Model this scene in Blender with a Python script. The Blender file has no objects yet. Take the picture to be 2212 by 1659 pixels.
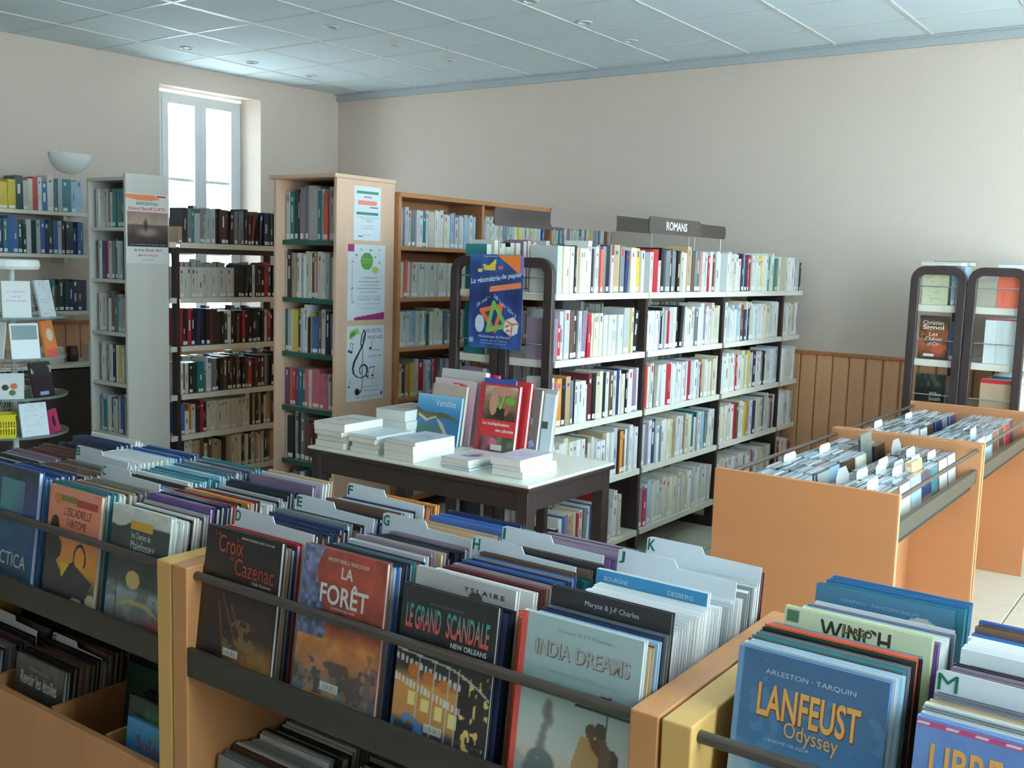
import bpy, math, random
import numpy as np
from mathutils import Matrix, Vector

# ------------------------------------------------------------------ camera, sky, exposure
SC = bpy.context.scene
COL = SC.collection
cam_d = bpy.data.cameras.new('camera')
cam_d.sensor_width = 36.0
cam_d.lens = 36.0 * 2194.37 / 2212.0
cam_d.clip_start = 0.05
cam = bpy.data.objects.new('camera', cam_d)
COL.objects.link(cam)
YAW, PITCH, ROLL = -0.6203, -0.1182, 0.0303
_f = Vector((math.sin(YAW) * math.cos(PITCH), math.cos(YAW) * math.cos(PITCH), math.sin(PITCH)))
_r = Vector((math.cos(YAW), -math.sin(YAW), 0))
_u = _r.cross(_f)
_r2 = _r * math.cos(ROLL) + _u * math.sin(ROLL)
_u2 = _u * math.cos(ROLL) - _r * math.sin(ROLL)
cam.matrix_world = Matrix(((_r2.x, _u2.x, -_f.x, 7.1102), (_r2.y, _u2.y, -_f.y, -3.2628), (_r2.z, _u2.z, -_f.z, 1.5), (0, 0, 0, 1)))
SC.camera = cam
SC.view_settings.view_transform = 'Standard'
SC.view_settings.look = 'None'
SC.view_settings.gamma = 1.0
SC.view_settings.use_curve_mapping = False
SC.view_settings.exposure = 0.14
W = bpy.data.worlds.new('daylight')
SC.world = W
W.use_nodes = True
_bg = W.node_tree.nodes['Background']
_bg.inputs['Color'].default_value = (0.68, 0.93, 1.06, 1)
_bg.inputs['Strength'].default_value = 17.0
SC.cycles.max_bounces = 5
SC.cycles.diffuse_bounces = 4
SC.cycles.use_adaptive_sampling = True
SC.cycles.adaptive_threshold = 0.04
SC.cycles.glossy_bounces = 3
SC.cycles.transparent_max_bounces = 8
SC.cycles.sample_clamp_indirect = 6.0
SC.cycles.caustics_reflective = False
SC.cycles.caustics_refractive = False
_sun = bpy.data.lights.new('sun', 'SUN'); _sun.energy = 95.0; _sun.angle = 0.009; _sun.color = (0.90, 0.98, 1.0)
_suno = bpy.data.objects.new('sun', _sun); COL.objects.link(_suno); _suno.location = (-6, -6, 9)
_suno.rotation_euler = Vector((0.16, 0.60, -0.78)).to_track_quat('-Z', 'Y').to_euler()
H = 2.973          # ceiling height
XE, YS, YN = 8.4, -5.2, 3.5   # window wall, wall behind, far wall
EAST_WINDOWS = [(-2.75, -1.25), (-0.85, 0.45), (1.15, 2.85)]
EZ0, EZ1 = 0.45, 2.75
def portal(name, loc, rot, sx, sy):
    l = bpy.data.lights.new(name, 'AREA'); l.shape = 'RECTANGLE'; l.size = sx; l.size_y = sy
    l.cycles.is_portal = True
    o = bpy.data.objects.new(name, l); COL.objects.link(o); o.location = loc; o.rotation_euler = rot
    return o
for a, b in EAST_WINDOWS:
    portal('window_daylight', (XE + 0.12, (a + b) / 2, (EZ0 + EZ1) / 2), (0, math.radians(90), 0), EZ1 - EZ0, b - a)
portal('window_daylight', (-0.06, 2.2, 1.9), (0, math.radians(-90), math.radians(-4.35)), 1.8, 1.0)

# ------------------------------------------------------------------ helpers
R_ = random.Random(7)
def lin(c):
    return tuple((x / 12.92 if x <= 0.04045 else ((x + 0.055) / 1.055) ** 2.4) for x in c[:3])
def rgb(r, g, b):
    return (r / 255.0, g / 255.0, b / 255.0)
def _new(name):
    m = bpy.data.materials.new(name); m.use_nodes = True
    nt = m.node_tree; b = nt.nodes['Principled BSDF']
    return m, nt, b
def mat(name, c, rough=0.5, var=0.0, scale=8.0, bump=0.0, metal=0.0, spec=0.5, stretch=(1, 1, 1)):
    m, nt, b = _new(name)
    L = lin(c)
    b.inputs['Base Color'].default_value = (*L, 1)
    b.inputs['Roughness'].default_value = rough
    b.inputs['Metallic'].default_value = metal
    b.inputs['Specular IOR Level'].default_value = spec
    if var or bump:
        tc = nt.nodes.new('ShaderNodeTexCoord'); mp = nt.nodes.new('ShaderNodeMapping')
        mp.inputs['Scale'].default_value = stretch
        nz = nt.nodes.new('ShaderNodeTexNoise'); nz.inputs['Scale'].default_value = scale; nz.inputs['Detail'].default_value = 4
        nt.links.new(tc.outputs['Object'], mp.inputs['Vector']); nt.links.new(mp.outputs['Vector'], nz.inputs['Vector'])
        if var:
            cr = nt.nodes.new('ShaderNodeValToRGB')
            cr.color_ramp.elements[0].position = 0.3; cr.color_ramp.elements[1].position = 0.7
            cr.color_ramp.elements[0].color = (*[x * (1 - var) for x in L], 1)
            cr.color_ramp.elements[1].color = (*[min(1, x * (1 + var)) for x in L], 1)
            nt.links.new(nz.outputs['Fac'], cr.inputs['Fac']); nt.links.new(cr.outputs['Color'], b.inputs['Base Color'])
        if bump:
            bp = nt.nodes.new('ShaderNodeBump'); bp.inputs['Strength'].default_value = bump; bp.inputs['Distance'].default_value = 0.002
            nt.links.new(nz.outputs['Fac'], bp.inputs['Height']); nt.links.new(bp.outputs['Normal'], b.inputs['Normal'])
    return m
def wood(name, c, var=0.12, rough=0.4, axis=2, scale=14.0):
    st = [1, 1, 1]; st[axis] = 0.07
    return mat(name, c, rough, var, scale, 0.03, stretch=tuple(st))
def printed(name, rough, coat=0.0):
    m, nt, b = _new(name)
    a = nt.nodes.new('ShaderNodeAttribute'); a.attribute_name = 'Col'
    nt.links.new(a.outputs['Color'], b.inputs['Base Color'])
    b.inputs['Roughness'].default_value = rough
    b.inputs['Coat Weight'].default_value = coat
    b.inputs['Coat Roughness'].default_value = 0.12
    return m
M = {}
M['wall'] = mat('cream_wall_paint', rgb(215, 198, 184), 0.85, 0.015, 40, 0.06)
M['ceil'] = mat('white_ceiling_tile', rgb(228, 244, 252), 0.9, 0.02, 120, 0.08)
M['tee'] = mat('white_tee_bar', rgb(225, 226, 226), 0.35)
M['trimgrey'] = mat('grey_edge_trim', rgb(176, 182, 184), 0.5)
M['pine'] = wood('varnished_pine_plank', rgb(216, 162, 118), 0.10, 0.4)
M['pinerail'] = wood('pine_rail', rgb(172, 108, 58), 0.1, 0.4, axis=0)
M['floor'] = mat('beige_floor_tile', rgb(196, 190, 172), 0.35, 0.04, 9, 0.02)
M['grout'] = mat('dark_grout', rgb(128, 122, 108), 0.9)
M['pvc'] = mat('white_pvc', rgb(232, 236, 238), 0.35)
M['orange'] = wood('orange_beech_panel', rgb(190, 128, 84), 0.05, 0.42, axis=0, scale=6)
M['orangeedge'] = wood('orange_beech_edge', rgb(206, 150, 104), 0.05, 0.4)
M['binwood'] = wood('golden_beech', rgb(196, 134, 84), 0.06, 0.38)
M['binlight'] = wood('pale_beech', rgb(214, 166, 96), 0.05, 0.38)
M['lightwood'] = wood('pale_birch', rgb(224, 186, 158), 0.05, 0.4)
M['case'] = wood('brown_orange_case', rgb(176, 120, 78), 0.08, 0.4, axis=1)
M['whitewood'] = wood('whitewashed_board', rgb(212, 208, 200), 0.03, 0.5)
M['green'] = mat('green_shelf_edge', rgb(34, 92, 80), 0.5)
M['cream'] = mat('cream_enamel_shelf', rgb(226, 220, 204), 0.35)
M['brown'] = mat('dark_brown_enamel', rgb(56, 44, 42), 0.4)
M['rail'] = mat('brown_lacquered_rail', rgb(74, 62, 54), 0.35)
M['cdlip'] = mat('olive_brown_lip', rgb(76, 67, 54), 0.45)
M['lip'] = mat('dark_brown_board', rgb(60, 50, 42), 0.5)
M['black'] = mat('black_void_board', rgb(30, 28, 27), 0.7)
M['table'] = mat('cream_laminate', rgb(226, 222, 208), 0.3)
M['metal'] = mat('thin_chrome_rod', rgb(190, 192, 192), 0.25, metal=0.9)
M['wire'] = mat('white_wire', rgb(214, 216, 212), 0.4)
M['white'] = mat('white_card', rgb(226, 230, 234), 0.6)
M['plaster'] = mat('white_plaster_lamp', rgb(240, 240, 236), 0.6)
M['yellow'] = mat('yellow_plastic', rgb(222, 204, 30), 0.4)
M['greenink'] = mat('green_ink', rgb(12, 110, 84), 0.6)
M['sign'] = mat('taupe_sign_plate', rgb(96, 84, 78), 0.45)
M['signdark'] = mat('dark_sign_plate', rgb(70, 60, 56), 0.45)
M['lamp_in'] = mat('lamp_reflector', rgb(210, 200, 180), 0.2, metal=0.8)
M['ground'] = mat('pale_gravel', rgb(226, 226, 224), 0.9, 0.05, 3)
M['cover'] = printed('laminated_print', 0.38, 0.25)
M['poster'] = printed('poster_print', 0.55)
M['case_cd'] = printed('clear_plastic_case', 0.22, 0.3)
def flat(c, rough=0.5):
    k = 'ink_%02x%02x%02x' % tuple(int(x * 255) for x in c)
    if k not in M: M[k] = mat(k, c, rough)
    return M[k]
# window pane: thin clear glass
_m, _nt, _b = _new('window_glass')
_tr = _nt.nodes.new('ShaderNodeBsdfTransparent'); _gl = _nt.nodes.new('ShaderNodeBsdfGlossy'); _gl.inputs['Roughness'].default_value = 0.02
_mx = _nt.nodes.new('ShaderNodeMixShader'); _mx.inputs[0].default_value = 0.06
_nt.links.new(_tr.outputs[0], _mx.inputs[1]); _nt.links.new(_gl.outputs[0], _mx.inputs[2])
_nt.links.new(_mx.outputs[0], _nt.nodes['Material Output'].inputs['Surface'])
M['glass'] = _m
# acrylic (spinner trays)
_m, _nt, _b = _new('clear_acrylic')
_tr = _nt.nodes.new('ShaderNodeBsdfTransparent'); _tr.inputs[0].default_value = (0.9, 0.96, 0.95, 1)
_mx = _nt.nodes.new('ShaderNodeMixShader'); _mx.inputs[0].default_value = 0.22
_b.inputs['Base Color'].default_value = (0.6, 0.68, 0.66, 1); _b.inputs['Roughness'].default_value = 0.15
_nt.links.new(_tr.outputs[0], _mx.inputs[1]); _nt.links.new(_b.outputs[0], _mx.inputs[2])
_nt.links.new(_mx.outputs[0], _nt.nodes['Material Output'].inputs['Surface'])
M['acrylic'] = _m

BOXF = [(0, 3, 2, 1), (4, 5, 6, 7), (0, 1, 5, 4), (1, 2, 6, 5), (2, 3, 7, 6), (3, 0, 4, 7)]
class MB:
    def __init__(self): self.v = []; self.f = []; self.c = []; self.uc = False
    def add(self, vs, fs, col=None, Mx=None):
        n = len(self.v)
        if Mx is not None: vs = [tuple(Mx @ Vector(p)) for p in vs]
        self.v.extend(vs)
        for i, f in enumerate(fs):
            self.f.append(tuple(k + n for k in f))
            self.c.append(col[i] if isinstance(col, list) else (col or (1, 1, 1)))
        if col is not None: self.uc = True
        return self
    def box(self, x0, x1, y0, y1, z0, z1, col=None, Mx=None):
        return self.add([(x0, y0, z0), (x1, y0, z0), (x1, y1, z0), (x0, y1, z0), (x0, y0, z1), (x1, y0, z1), (x1, y1, z1), (x0, y1, z1)], BOXF, col, Mx)
    def prism(self, poly, a, b, axis=1, col=None):
        # poly: 2d list counter-clockwise, extruded a..b along axis
        n = len(poly)
        def P(p, t):
            if axis == 0: return (t, p[0], p[1])
            if axis == 1: return (p[0], t, p[1])
            return (p[0], p[1], t)
        vs = [P(p, a) for p in poly] + [P(p, b) for p in poly]
        fs = [tuple(range(n - 1, -1, -1)), tuple(range(n, 2 * n))] + [(i, (i + 1) % n, n + (i + 1) % n, n + i) for i in range(n)]
        if axis == 1: fs = [tuple(reversed(f)) for f in fs]
        return self.add(vs, fs, col)
    def tube(self, pts, r, n=8, col=None, cap=True):
        pts = [Vector(p) for p in pts]; vs = []; fs = []
        for i, p in enumerate(pts):
            d = (pts[min(i + 1, len(pts) - 1)] - pts[max(i - 1, 0)]).normalized()
            up = Vector((0, 0, 1)) if abs(d.z) < 0.9 else Vector((1, 0, 0))
            a = d.cross(up).normalized(); b = d.cross(a)
            for k in range(n):
                t = 2 * math.pi * k / n
                vs.append(tuple(p + a * r * math.cos(t) + b * r * math.sin(t)))
        for i in range(len(pts) - 1):
            for k in range(n):
                fs.append((i * n + k, i * n + (k + 1) % n, (i + 1) * n + (k + 1) % n, (i + 1) * n + k))
        if cap:
            fs.append(tuple(range(n))); fs.append(tuple(range((len(pts) - 1) * n + n - 1, (len(pts) - 1) * n - 1, -1)))
        return self.add(vs, fs, col)
    def lathe(self, prof, n=24, center=(0, 0, 0), col=None):
        vs = []; fs = []; m = len(prof)
        for k in range(n):
            t = 2 * math.pi * k / n
            for r, z in prof: vs.append((center[0] + r * math.cos(t), center[1] + r * math.sin(t), center[2] + z))
        for k in range(n):
            for i in range(m - 1):
                fs.append((k * m + i, ((k + 1) % n) * m + i, ((k + 1) % n) * m + i + 1, k * m + i + 1))
        return self.add(vs, fs, col)
    def ring_frame(self, x0, x1, z0, z1, t, r, y0, y1):
        # upside-down U of flat tube, rounded upper corners, in the XZ plane
        def path(xa, xb, zb, rr):
            p = [(xa, z0)]
            for k in range(7):
                q = math.pi - k * math.pi / 12; p.append((xa + rr + rr * math.cos(q), zb - rr + rr * math.sin(q)))
            for k in range(7):
                q = math.pi / 2 - k * math.pi / 12; p.append((xb - rr + rr * math.cos(q), zb - rr + rr * math.sin(q)))
            p.append((xb, z0)); return p
        A = path(x0, x1, z1, r); B = path(x0 + t, x1 - t, z1 - t, max(0.012, r - t)); n = len(A)
        vs = [(x, y0, z) for x, z in A] + [(x, y0, z) for x, z in B] + [(x, y1, z) for x, z in A] + [(x, y1, z) for x, z in B]
        fs = []
        for i in range(n - 1):
            fs += [(i, i + 1, n + i + 1, n + i), (2 * n + i, 3 * n + i, 3 * n + i + 1, 2 * n + i + 1), (i, 2 * n + i, 2 * n + i + 1, i + 1), (n + i, n + i + 1, 3 * n + i + 1, 3 * n + i)]
        fs += [(0, n, 3 * n, 2 * n), (n - 1, 3 * n - 1, 4 * n - 1, 2 * n - 1)]
        return self.add(vs, fs)
    def build(self, name, m, parent=None, loc=None, smooth=False, bevel=0.0):
        me = bpy.data.meshes.new(name); me.from_pydata(self.v, [], self.f); me.update()
        if self.uc:
            at = me.color_attributes.new('Col', 'FLOAT_COLOR', 'CORNER')
            arr = np.ones((len(me.loops), 4), np.float32); k = 0
            for f, c in zip(self.f, self.c):
                arr[k:k + len(f), :3] = lin(c); k += len(f)
            at.data.foreach_set('color', arr.ravel())
        if smooth: me.polygons.foreach_set('use_smooth', [True] * len(me.polygons))
        me.materials.append(m)
        o = bpy.data.objects.new(name, me); COL.objects.link(o)
        if parent: o.parent = parent
        if loc: o.location = loc
        if bevel:
            b = o.modifiers.new('edge', 'BEVEL'); b.width = bevel; b.segments = 2; b.limit_method = 'ANGLE'
        return o
def tag(o, label=None, cat=None, group=None, kind=None):
    if label: o['label'] = label
    if cat: o['category'] = cat
    if group: o['group'] = group
    if kind: o['kind'] = kind
    return o
def empty(name, loc, label, cat, group=None, rot=None):
    o = bpy.data.objects.new(name, None); COL.objects.link(o); o.location = loc; o.empty_display_size = 0.05
    if rot: o.rotation_euler = rot
    return tag(o, label, cat, group)
def bx(name, m, parent, *b, bevel=0.0):
    return MB().box(*b).build(name, m, parent, bevel=bevel)
def basis(cx, cy, cz, loc=(0, 0, 0)):
    return Matrix(((cx[0], cy[0], cz[0], loc[0]), (cx[1], cy[1], cz[1], loc[1]), (cx[2], cy[2], cz[2], loc[2]), (0, 0, 0, 1)))
ORD = lambda n: str(n) + ('th' if 10 <= n % 100 <= 20 else {1: 'st', 2: 'nd', 3: 'rd'}.get(n % 10, 'th'))

# ---- flat print: painted grids and lettering
_tc = {}
def text_geo(body, bold=False):
    k = (body, bold)
    if k not in _tc:
        c = bpy.data.curves.new('t', 'FONT'); c.body = body; c.resolution_u = 3; c.align_x = 'LEFT'
        if bold: c.offset = 0.02
        o = bpy.data.objects.new('t', c); me = bpy.data.meshes.new_from_object(o)
        v = np.zeros(len(me.vertices) * 3, np.float64); me.vertices.foreach_get('co', v); v = v.reshape(-1, 3)[:, :2]
        fs = [tuple(p.vertices) for p in me.polygons]
        bpy.data.objects.remove(o); bpy.data.curves.remove(c); bpy.data.meshes.remove(me)
        if len(v): v = (v - v.min(0)) / np.maximum(v.max(0) - v.min(0), 1e-6)
        _tc[k] = (v, fs)
    return _tc[k]
def lettering(parent, Mx, body, x, y, w, h, m, bold=False, slope=0.0, off=0.0006, shear=0.0, arc=None, grad=None, name='lettering'):
    """text fitted into the box (x, y, w, h) of the plane Mx (x across, y up, z out)."""
    v, fs = text_geo(body, bold)
    vs = []
    for a, b in v:
        px = x + a * w + shear * b * h; py = y + b * h + slope * a * w
        if arc: py += arc * (1 - (2 * a - 1) ** 2)
        vs.append(tuple(Mx @ Vector((px, py, off))))
    o = MB().add(vs, fs).build(name, M['poster'] if grad else m, parent)
    if grad:
        at = o.data.color_attributes.new('Col', 'FLOAT_COLOR', 'POINT')
        k = np.clip((v[:, 1:2] - .2) / .6, 0, 1); cc = np.array([lin(grad[0])]) * (1 - k) + np.array([lin(grad[1])]) * k
        at.data.foreach_set('color', np.concatenate([cc, np.ones((len(cc), 1))], 1).astype(np.float32).ravel())
    return o
def painting(name, parent, Mx, w, h, fn, nu=70, nv=95, off=0.0004, m=None, bend=None):
    u, v = np.meshgrid(np.linspace(0, 1, nu + 1), np.linspace(0, 1, nv + 1))
    c = np.clip(fn(u, v), 0, 1).reshape(-1, 3)
    c = np.where(c <= 0.04045, c / 12.92, ((c + 0.055) / 1.055) ** 2.4)
    z = np.full_like(u, off) if bend is None else off + bend(u, v)
    P = np.stack([u * w, v * h, z, np.ones_like(u)], -1).reshape(-1, 4) @ np.array(Mx).T
    idx = np.arange((nu + 1) * (nv + 1)).reshape(nv + 1, nu + 1)
    F = np.stack([idx[:-1, :-1], idx[:-1, 1:], idx[1:, 1:], idx[1:, :-1]], -1).reshape(-1, 4)
    me = bpy.data.meshes.new(name); me.from_pydata(P[:, :3].tolist(), [], F.tolist()); me.update()
    at = me.color_attributes.new('Col', 'FLOAT_COLOR', 'POINT')
    at.data.foreach_set('color', np.concatenate([c, np.ones((len(c), 1))], 1).astype(np.float32).ravel())
    me.materials.append(m or M['cover'])
    o = bpy.data.objects.new(name, me); COL.objects.link(o); o.parent = parent
    return o
def C3(c): return np.array(c, float)[None, None, :]
def flatc(u, c): return np.zeros(u.shape + (3,)) + C3(c)
def put(img, mask, c, a=1.0):
    k = (np.asarray(mask, float) * a)[..., None]
    return img * (1 - k) + (C3(c) if not isinstance(c, np.ndarray) else c) * k
def vgrad(v, stops):
    xs = [s[0] for s in stops]
    return np.stack([np.interp(v, xs, [s[1][i] for s in stops]) for i in range(3)], -1)
def noise(u, v, su, sv, seed):
    g = np.random.RandomState(seed).rand(int(sv) + 3, int(su) + 3)
    x = u * su; y = v * sv; i = np.floor(x).astype(int); j = np.floor(y).astype(int); a = x - i; b = y - j
    a = a * a * (3 - 2 * a); b = b * b * (3 - 2 * b)
    return (g[j, i] * (1 - a) + g[j, i + 1] * a) * (1 - b) + (g[j + 1, i] * (1 - a) + g[j + 1, i + 1] * a) * b
def fbm(u, v, s, seed): return 0.5 * noise(u, v, s, s * 1.3, seed) + 0.3 * noise(u, v, s * 2, s * 2.6, seed + 1) + 0.2 * noise(u, v, s * 4, s * 5.2, seed + 2)
def ell(u, v, cu, cv, ru, rv, soft=0.0):
    d = np.sqrt(((u - cu) / ru) ** 2 + ((v - cv) / rv) ** 2)
    return (d < 1).astype(float) if not soft else np.clip((1 + soft - d) / (2 * soft), 0, 1)
def rect(u, v, a, b, c, d): return ((u >= a) & (u <= b) & (v >= c) & (v <= d)).astype(float)
def poly(u, v, pts):
    ins = np.zeros(u.shape, bool); n = len(pts)
    for i in range(n):
        x1, y1 = pts[i]; x2, y2 = pts[(i + 1) % n]
        if y1 == y2: continue
        k = ((y1 > v) != (y2 > v)) & (u < (x2 - x1) * (v - y1) / (y2 - y1) + x1)
        ins ^= k
    return ins.astype(float)
def seg(u, v, a, b, w):
    ax, ay = a; bx_, by = b; L = (bx_ - ax) ** 2 + (by - ay) ** 2
    t = np.clip(((u - ax) * (bx_ - ax) + (v - ay) * (by - ay)) / L, 0, 1)
    return (np.hypot(u - ax - t * (bx_ - ax), (v - ay - t * (by - ay)) * 1.3) < w).astype(float)

# ------------------------------------------------------------------ room shell
def struct(o, label, cat): return tag(o, label, cat, kind='structure')
floor = struct(MB().box(-0.8, XE + 0.3, YS - 0.3, YN + 0.3, -0.2, -0.004).build('floor', M['grout']), 'beige tiled floor with dark grout joints', 'floor')
def tile_mesh(s, t0, t1, name, m, ch=0.002):
    b = MB(); a = s / 2
    b.add([(-a, -a, t0), (a, -a, t0), (a, a, t0), (-a, a, t0), (-a, -a, t1 - ch), (a, -a, t1 - ch), (a, a, t1 - ch), (-a, a, t1 - ch),
           (-a + ch, -a + ch, t1), (a - ch, -a + ch, t1), (a - ch, a - ch, t1), (-a + ch, a - ch, t1)],
          [(0, 3, 2, 1), (0, 1, 5, 4), (1, 2, 6, 5), (2, 3, 7, 6), (3, 0, 4, 7), (4, 5, 9, 8), (5, 6, 10, 9), (6, 7, 11, 10), (7, 4, 8, 11), (8, 9, 10, 11)])
    o = b.build(name, m); return o
_ft = tile_mesh(0.294, -0.0045, 0.0, 'tile', M['floor']); _ftme = _ft.data
bpy.data.objects.remove(_ft)
_rest = MB(); nfl = 0
for i in range(-3, 33):
    for j in range(-18, 12):
        x = 6.23 - 21 * 0.3 + i * 0.3; y = 1.935 - 4 * 0.3 + j * 0.3
        if x < -0.1 or x > XE - 0.1 or y < YS + 0.1 or y > YN - 0.1: continue
        if x > 4.2 and x < 7.3 and y > 0.3:
            o = bpy.data.objects.new('tile', _ftme); COL.objects.link(o); o.parent = floor; o.location = (x, y, 0); nfl += 1
        else:
            _rest.add([tuple(v.co + Vector((x, y, 0))) for v in _ftme.vertices], [tuple(p.vertices) for p in _ftme.polygons])
tag(_rest.build('tile_field', M['floor'], floor), kind='stuff')

ceiling = struct(MB().box(-0.8, XE + 0.3, YS - 0.3, YN + 0.3, H + 0.03, H + 0.2).build('ceiling', M['ceil']), 'suspended ceiling of white square mineral tiles', 'ceiling')
_ct = tile_mesh(0.588, 0.0, 0.012, 'tile', M['ceil'], 0.003); _ctme = _ct.data
for v in _ctme.vertices: v.co.z = -v.co.z + 0.014
_ctme.flip_normals(); bpy.data.objects.remove(_ct)
XS0 = 0.0; YS0 = 3.47 - 0.47
gx = [0.6 * j for j in range(0, 17)]
gy = [0.6 * i for i in range(-9, 7)]
# grid lines x = 0.6 j, y = 0.6 i (as read from the photograph)
for x in [g for g in gx if 0 < g < XE]:
    b = MB().box(x - 0.011, x + 0.011, YS, YN, H - 0.004, H + 0.03); b.build('tee_bar', M['tee'], ceiling)
for y in [g for g in gy if YS < g < YN]:
    b = MB().box(0, XE, y - 0.010, y + 0.010, H - 0.001, H + 0.028); b.build('cross_bar', M['tee'], ceiling)
nct = 0
for x in [-0.6] + gx:
    for y in gy + [3.6 - 0.0]:
        cx, cy = x + 0.3, y + 0.3
        if cx < -0.4 or cx > XE + 0.2 or cy < YS - 0.2 or cy > YN + 0.2: continue
        o = bpy.data.objects.new('tile', _ctme); COL.objects.link(o); o.parent = ceiling; o.location = (cx, cy, H); nct += 1

# far wall (long wall with pine dado)
wall_far = struct(MB().box(-0.6, XE + 0.3, YN, YN + 0.25, 0, H + 0.2).build('wall_right', M['wall']), 'long cream plastered wall above a pine dado', 'wall')
_pl = MB().prism([(-0.0525, 0), (-0.0525, -0.010), (-0.046, -0.019), (0.046, -0.019), (0.0525, -0.010), (0.0525, 0)], 0.0, 0.955, axis=2)
_plo = _pl.build('plank', M['pine']); _plme = _plo.data; bpy.data.objects.remove(_plo)
x = 4.2
while x < XE:
    o = bpy.data.objects.new('plank', _plme); COL.objects.link(o); o.parent = wall_far; o.location = (x, YN, 0); x += 0.11
bx('dado_field', M['pine'], wall_far, 0.2, 4.14, YN - 0.018, YN, 0, 0.955)
bx('dado_rail', M['pinerail'], wall_far, 0.2, XE, YN - 0.03, YN, 0.95, 0.975, bevel=0.004)
struct(MB().box(0.15, XE, YN - 0.025, YN, H - 0.062, H).box(0.15, XE, YN - 0.045, YN - 0.025, H - 0.012, H).build('trim_1', M['trimgrey']), 'grey metal edge trim where the ceiling meets the long wall', 'trim')

# left wall (with window), slightly out of square
wl = MB()
u0, u1, zt, zb = 1.71, 2.66, 2.807, 0.95
wl.box(-0.32, 0, -5.6, u0, 0, H + 0.15).box(-0.32, 0, u1, 4.2, 0, H + 0.15).box(-0.32, 0, u0, u1, zt, H + 0.15).box(-0.32, 0, u0, u1, 0, zb)
wl.prism([(0, u1), (-0.32, u1), (-0.32, u1 - 0.075), (-0.17, u1 - 0.075)], zb, zt, axis=2)
wl.prism([(0, u0), (-0.17, u0 + 0.075), (-0.32, u0 + 0.075), (-0.32, u0)], zb, zt, axis=2)
wall_left = struct(wl.build('wall_left', M['wall']), 'cream plastered wall with a deep white window', 'wall')
LROT = (0, 0, -math.atan2(0.0758, 0.9971)); LORG = (-0.0286, 0, 0)
wall_left.location = LORG; wall_left.rotation_euler = LROT
u = -0.9
while u < 1.26:
    o = MB().box(0, 0.016, u - 0.0525, u + 0.0525, 0, 0.955).box(0.016, 0.019, u - 0.048, u + 0.048, 0, 0.955).build('plank', M['pine'], wall_left); u += 0.11
bx('dado_field', M['pine'], wall_left, 0, 0.018, 1.245, 3.5, 0, 0.955)
bx('dado_rail', M['pinerail'], wall_left, 0, 0.03, -2.0, 3.5, 0.95, 0.975)
def make_window(name, loc, rot, ya, yb, za, zb_, nbar, label, deep=0.05):
    w = empty(name, loc, label, 'window', rot=rot); tag(w, kind='structure')
    fr = 0.05; s = 0.035; mid = (ya + yb) / 2
    b = MB().box(-deep, 0, ya, ya + fr, za, zb_).box(-deep, 0, yb - fr, yb, za, zb_).box(-deep, 0, ya + fr, yb - fr, zb_ - fr, zb_).box(-deep, 0, ya + fr, yb - fr, za, za + fr)
    b.build('window_frame', M['pvc'], w, bevel=0.004)
    for a, c in ((ya + fr, mid), (mid, yb - fr)):
        sa = MB().box(-deep + 0.008, 0.012, a, a + s + 0.02, za + fr, zb_ - fr).box(-deep + 0.008, 0.012, c - s - 0.02, c, za + fr, zb_ - fr)
        sa.box(-deep + 0.008, 0.012, a + s + 0.02, c - s - 0.02, zb_ - fr - s, zb_ - fr).box(-deep + 0.008, 0.012, a + s + 0.02, c - s - 0.02, za + fr, za + fr + s)
        so = sa.build('sash', M['pvc'], w, bevel=0.003)
        bx('pane', M['glass'], so, -0.028, -0.022, a + s + 0.015, c - s - 0.015, za + fr + s - 0.005, zb_ - fr - s + 0.005)
        for k in range(nbar):
            z = zb_ - 0.685 - k * 0.6
            if z > za + 0.15: bx('glazing_bar', M['pvc'], so, -0.034, -0.012, a + s + 0.02, c - s - 0.02, z - 0.012, z + 0.012)
    return w
make_window('window_1', (LORG[0], 0, 0), LROT, 1.785, 2.585, 0.96, 2.785, 3, 'white two-leaf window glaring with daylight in the left wall').location = (Vector(LORG) + Matrix.Rotation(LROT[2], 3, 'Z') @ Vector((-0.18, 0, 0)))
bx('window_sill', M['pvc'], wall_left, -0.17, 0.03, u0 + 0.0, u1 - 0.0, zb, zb + 0.03)

# window wall behind the photographer's shoulder and the wall behind
we = MB(); ys = [YS - 0.3]
for a, b in EAST_WINDOWS: ys += [a, b]
ys.append(YN + 0.25)
for k in range(0, len(ys), 2): we.box(XE, XE + 0.25, ys[k], ys[k + 1], 0, H + 0.15)
for a, b in EAST_WINDOWS: we.box(XE, XE + 0.25, a, b, 0, EZ0).box(XE, XE + 0.25, a, b, EZ1, H + 0.15)
struct(we.build('wall_window_side', M['wall']), 'cream wall with three tall windows facing the shelves', 'wall')
for k, (a, b) in enumerate(EAST_WINDOWS):
    make_window('window_%d' % (k + 2), (XE + 0.1, 0, 0), (0, 0, 0), a, b, EZ0, EZ1, 3, ('tall white window beside the comic bins', 'tall white window opposite the display table', 'tall white window nearest the long pine-dado wall')[k])
struct(MB().box(-0.6, XE + 0.3, YS - 0.25, YS, 0, H + 0.15).build('wall_behind', M['wall']), 'plain cream wall behind the camera', 'wall')
struct(MB().box(-40, 40, -40, 40, -0.5, -0.3).build('ground', M['ground']), 'pale ground outside the windows', 'ground')

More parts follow.
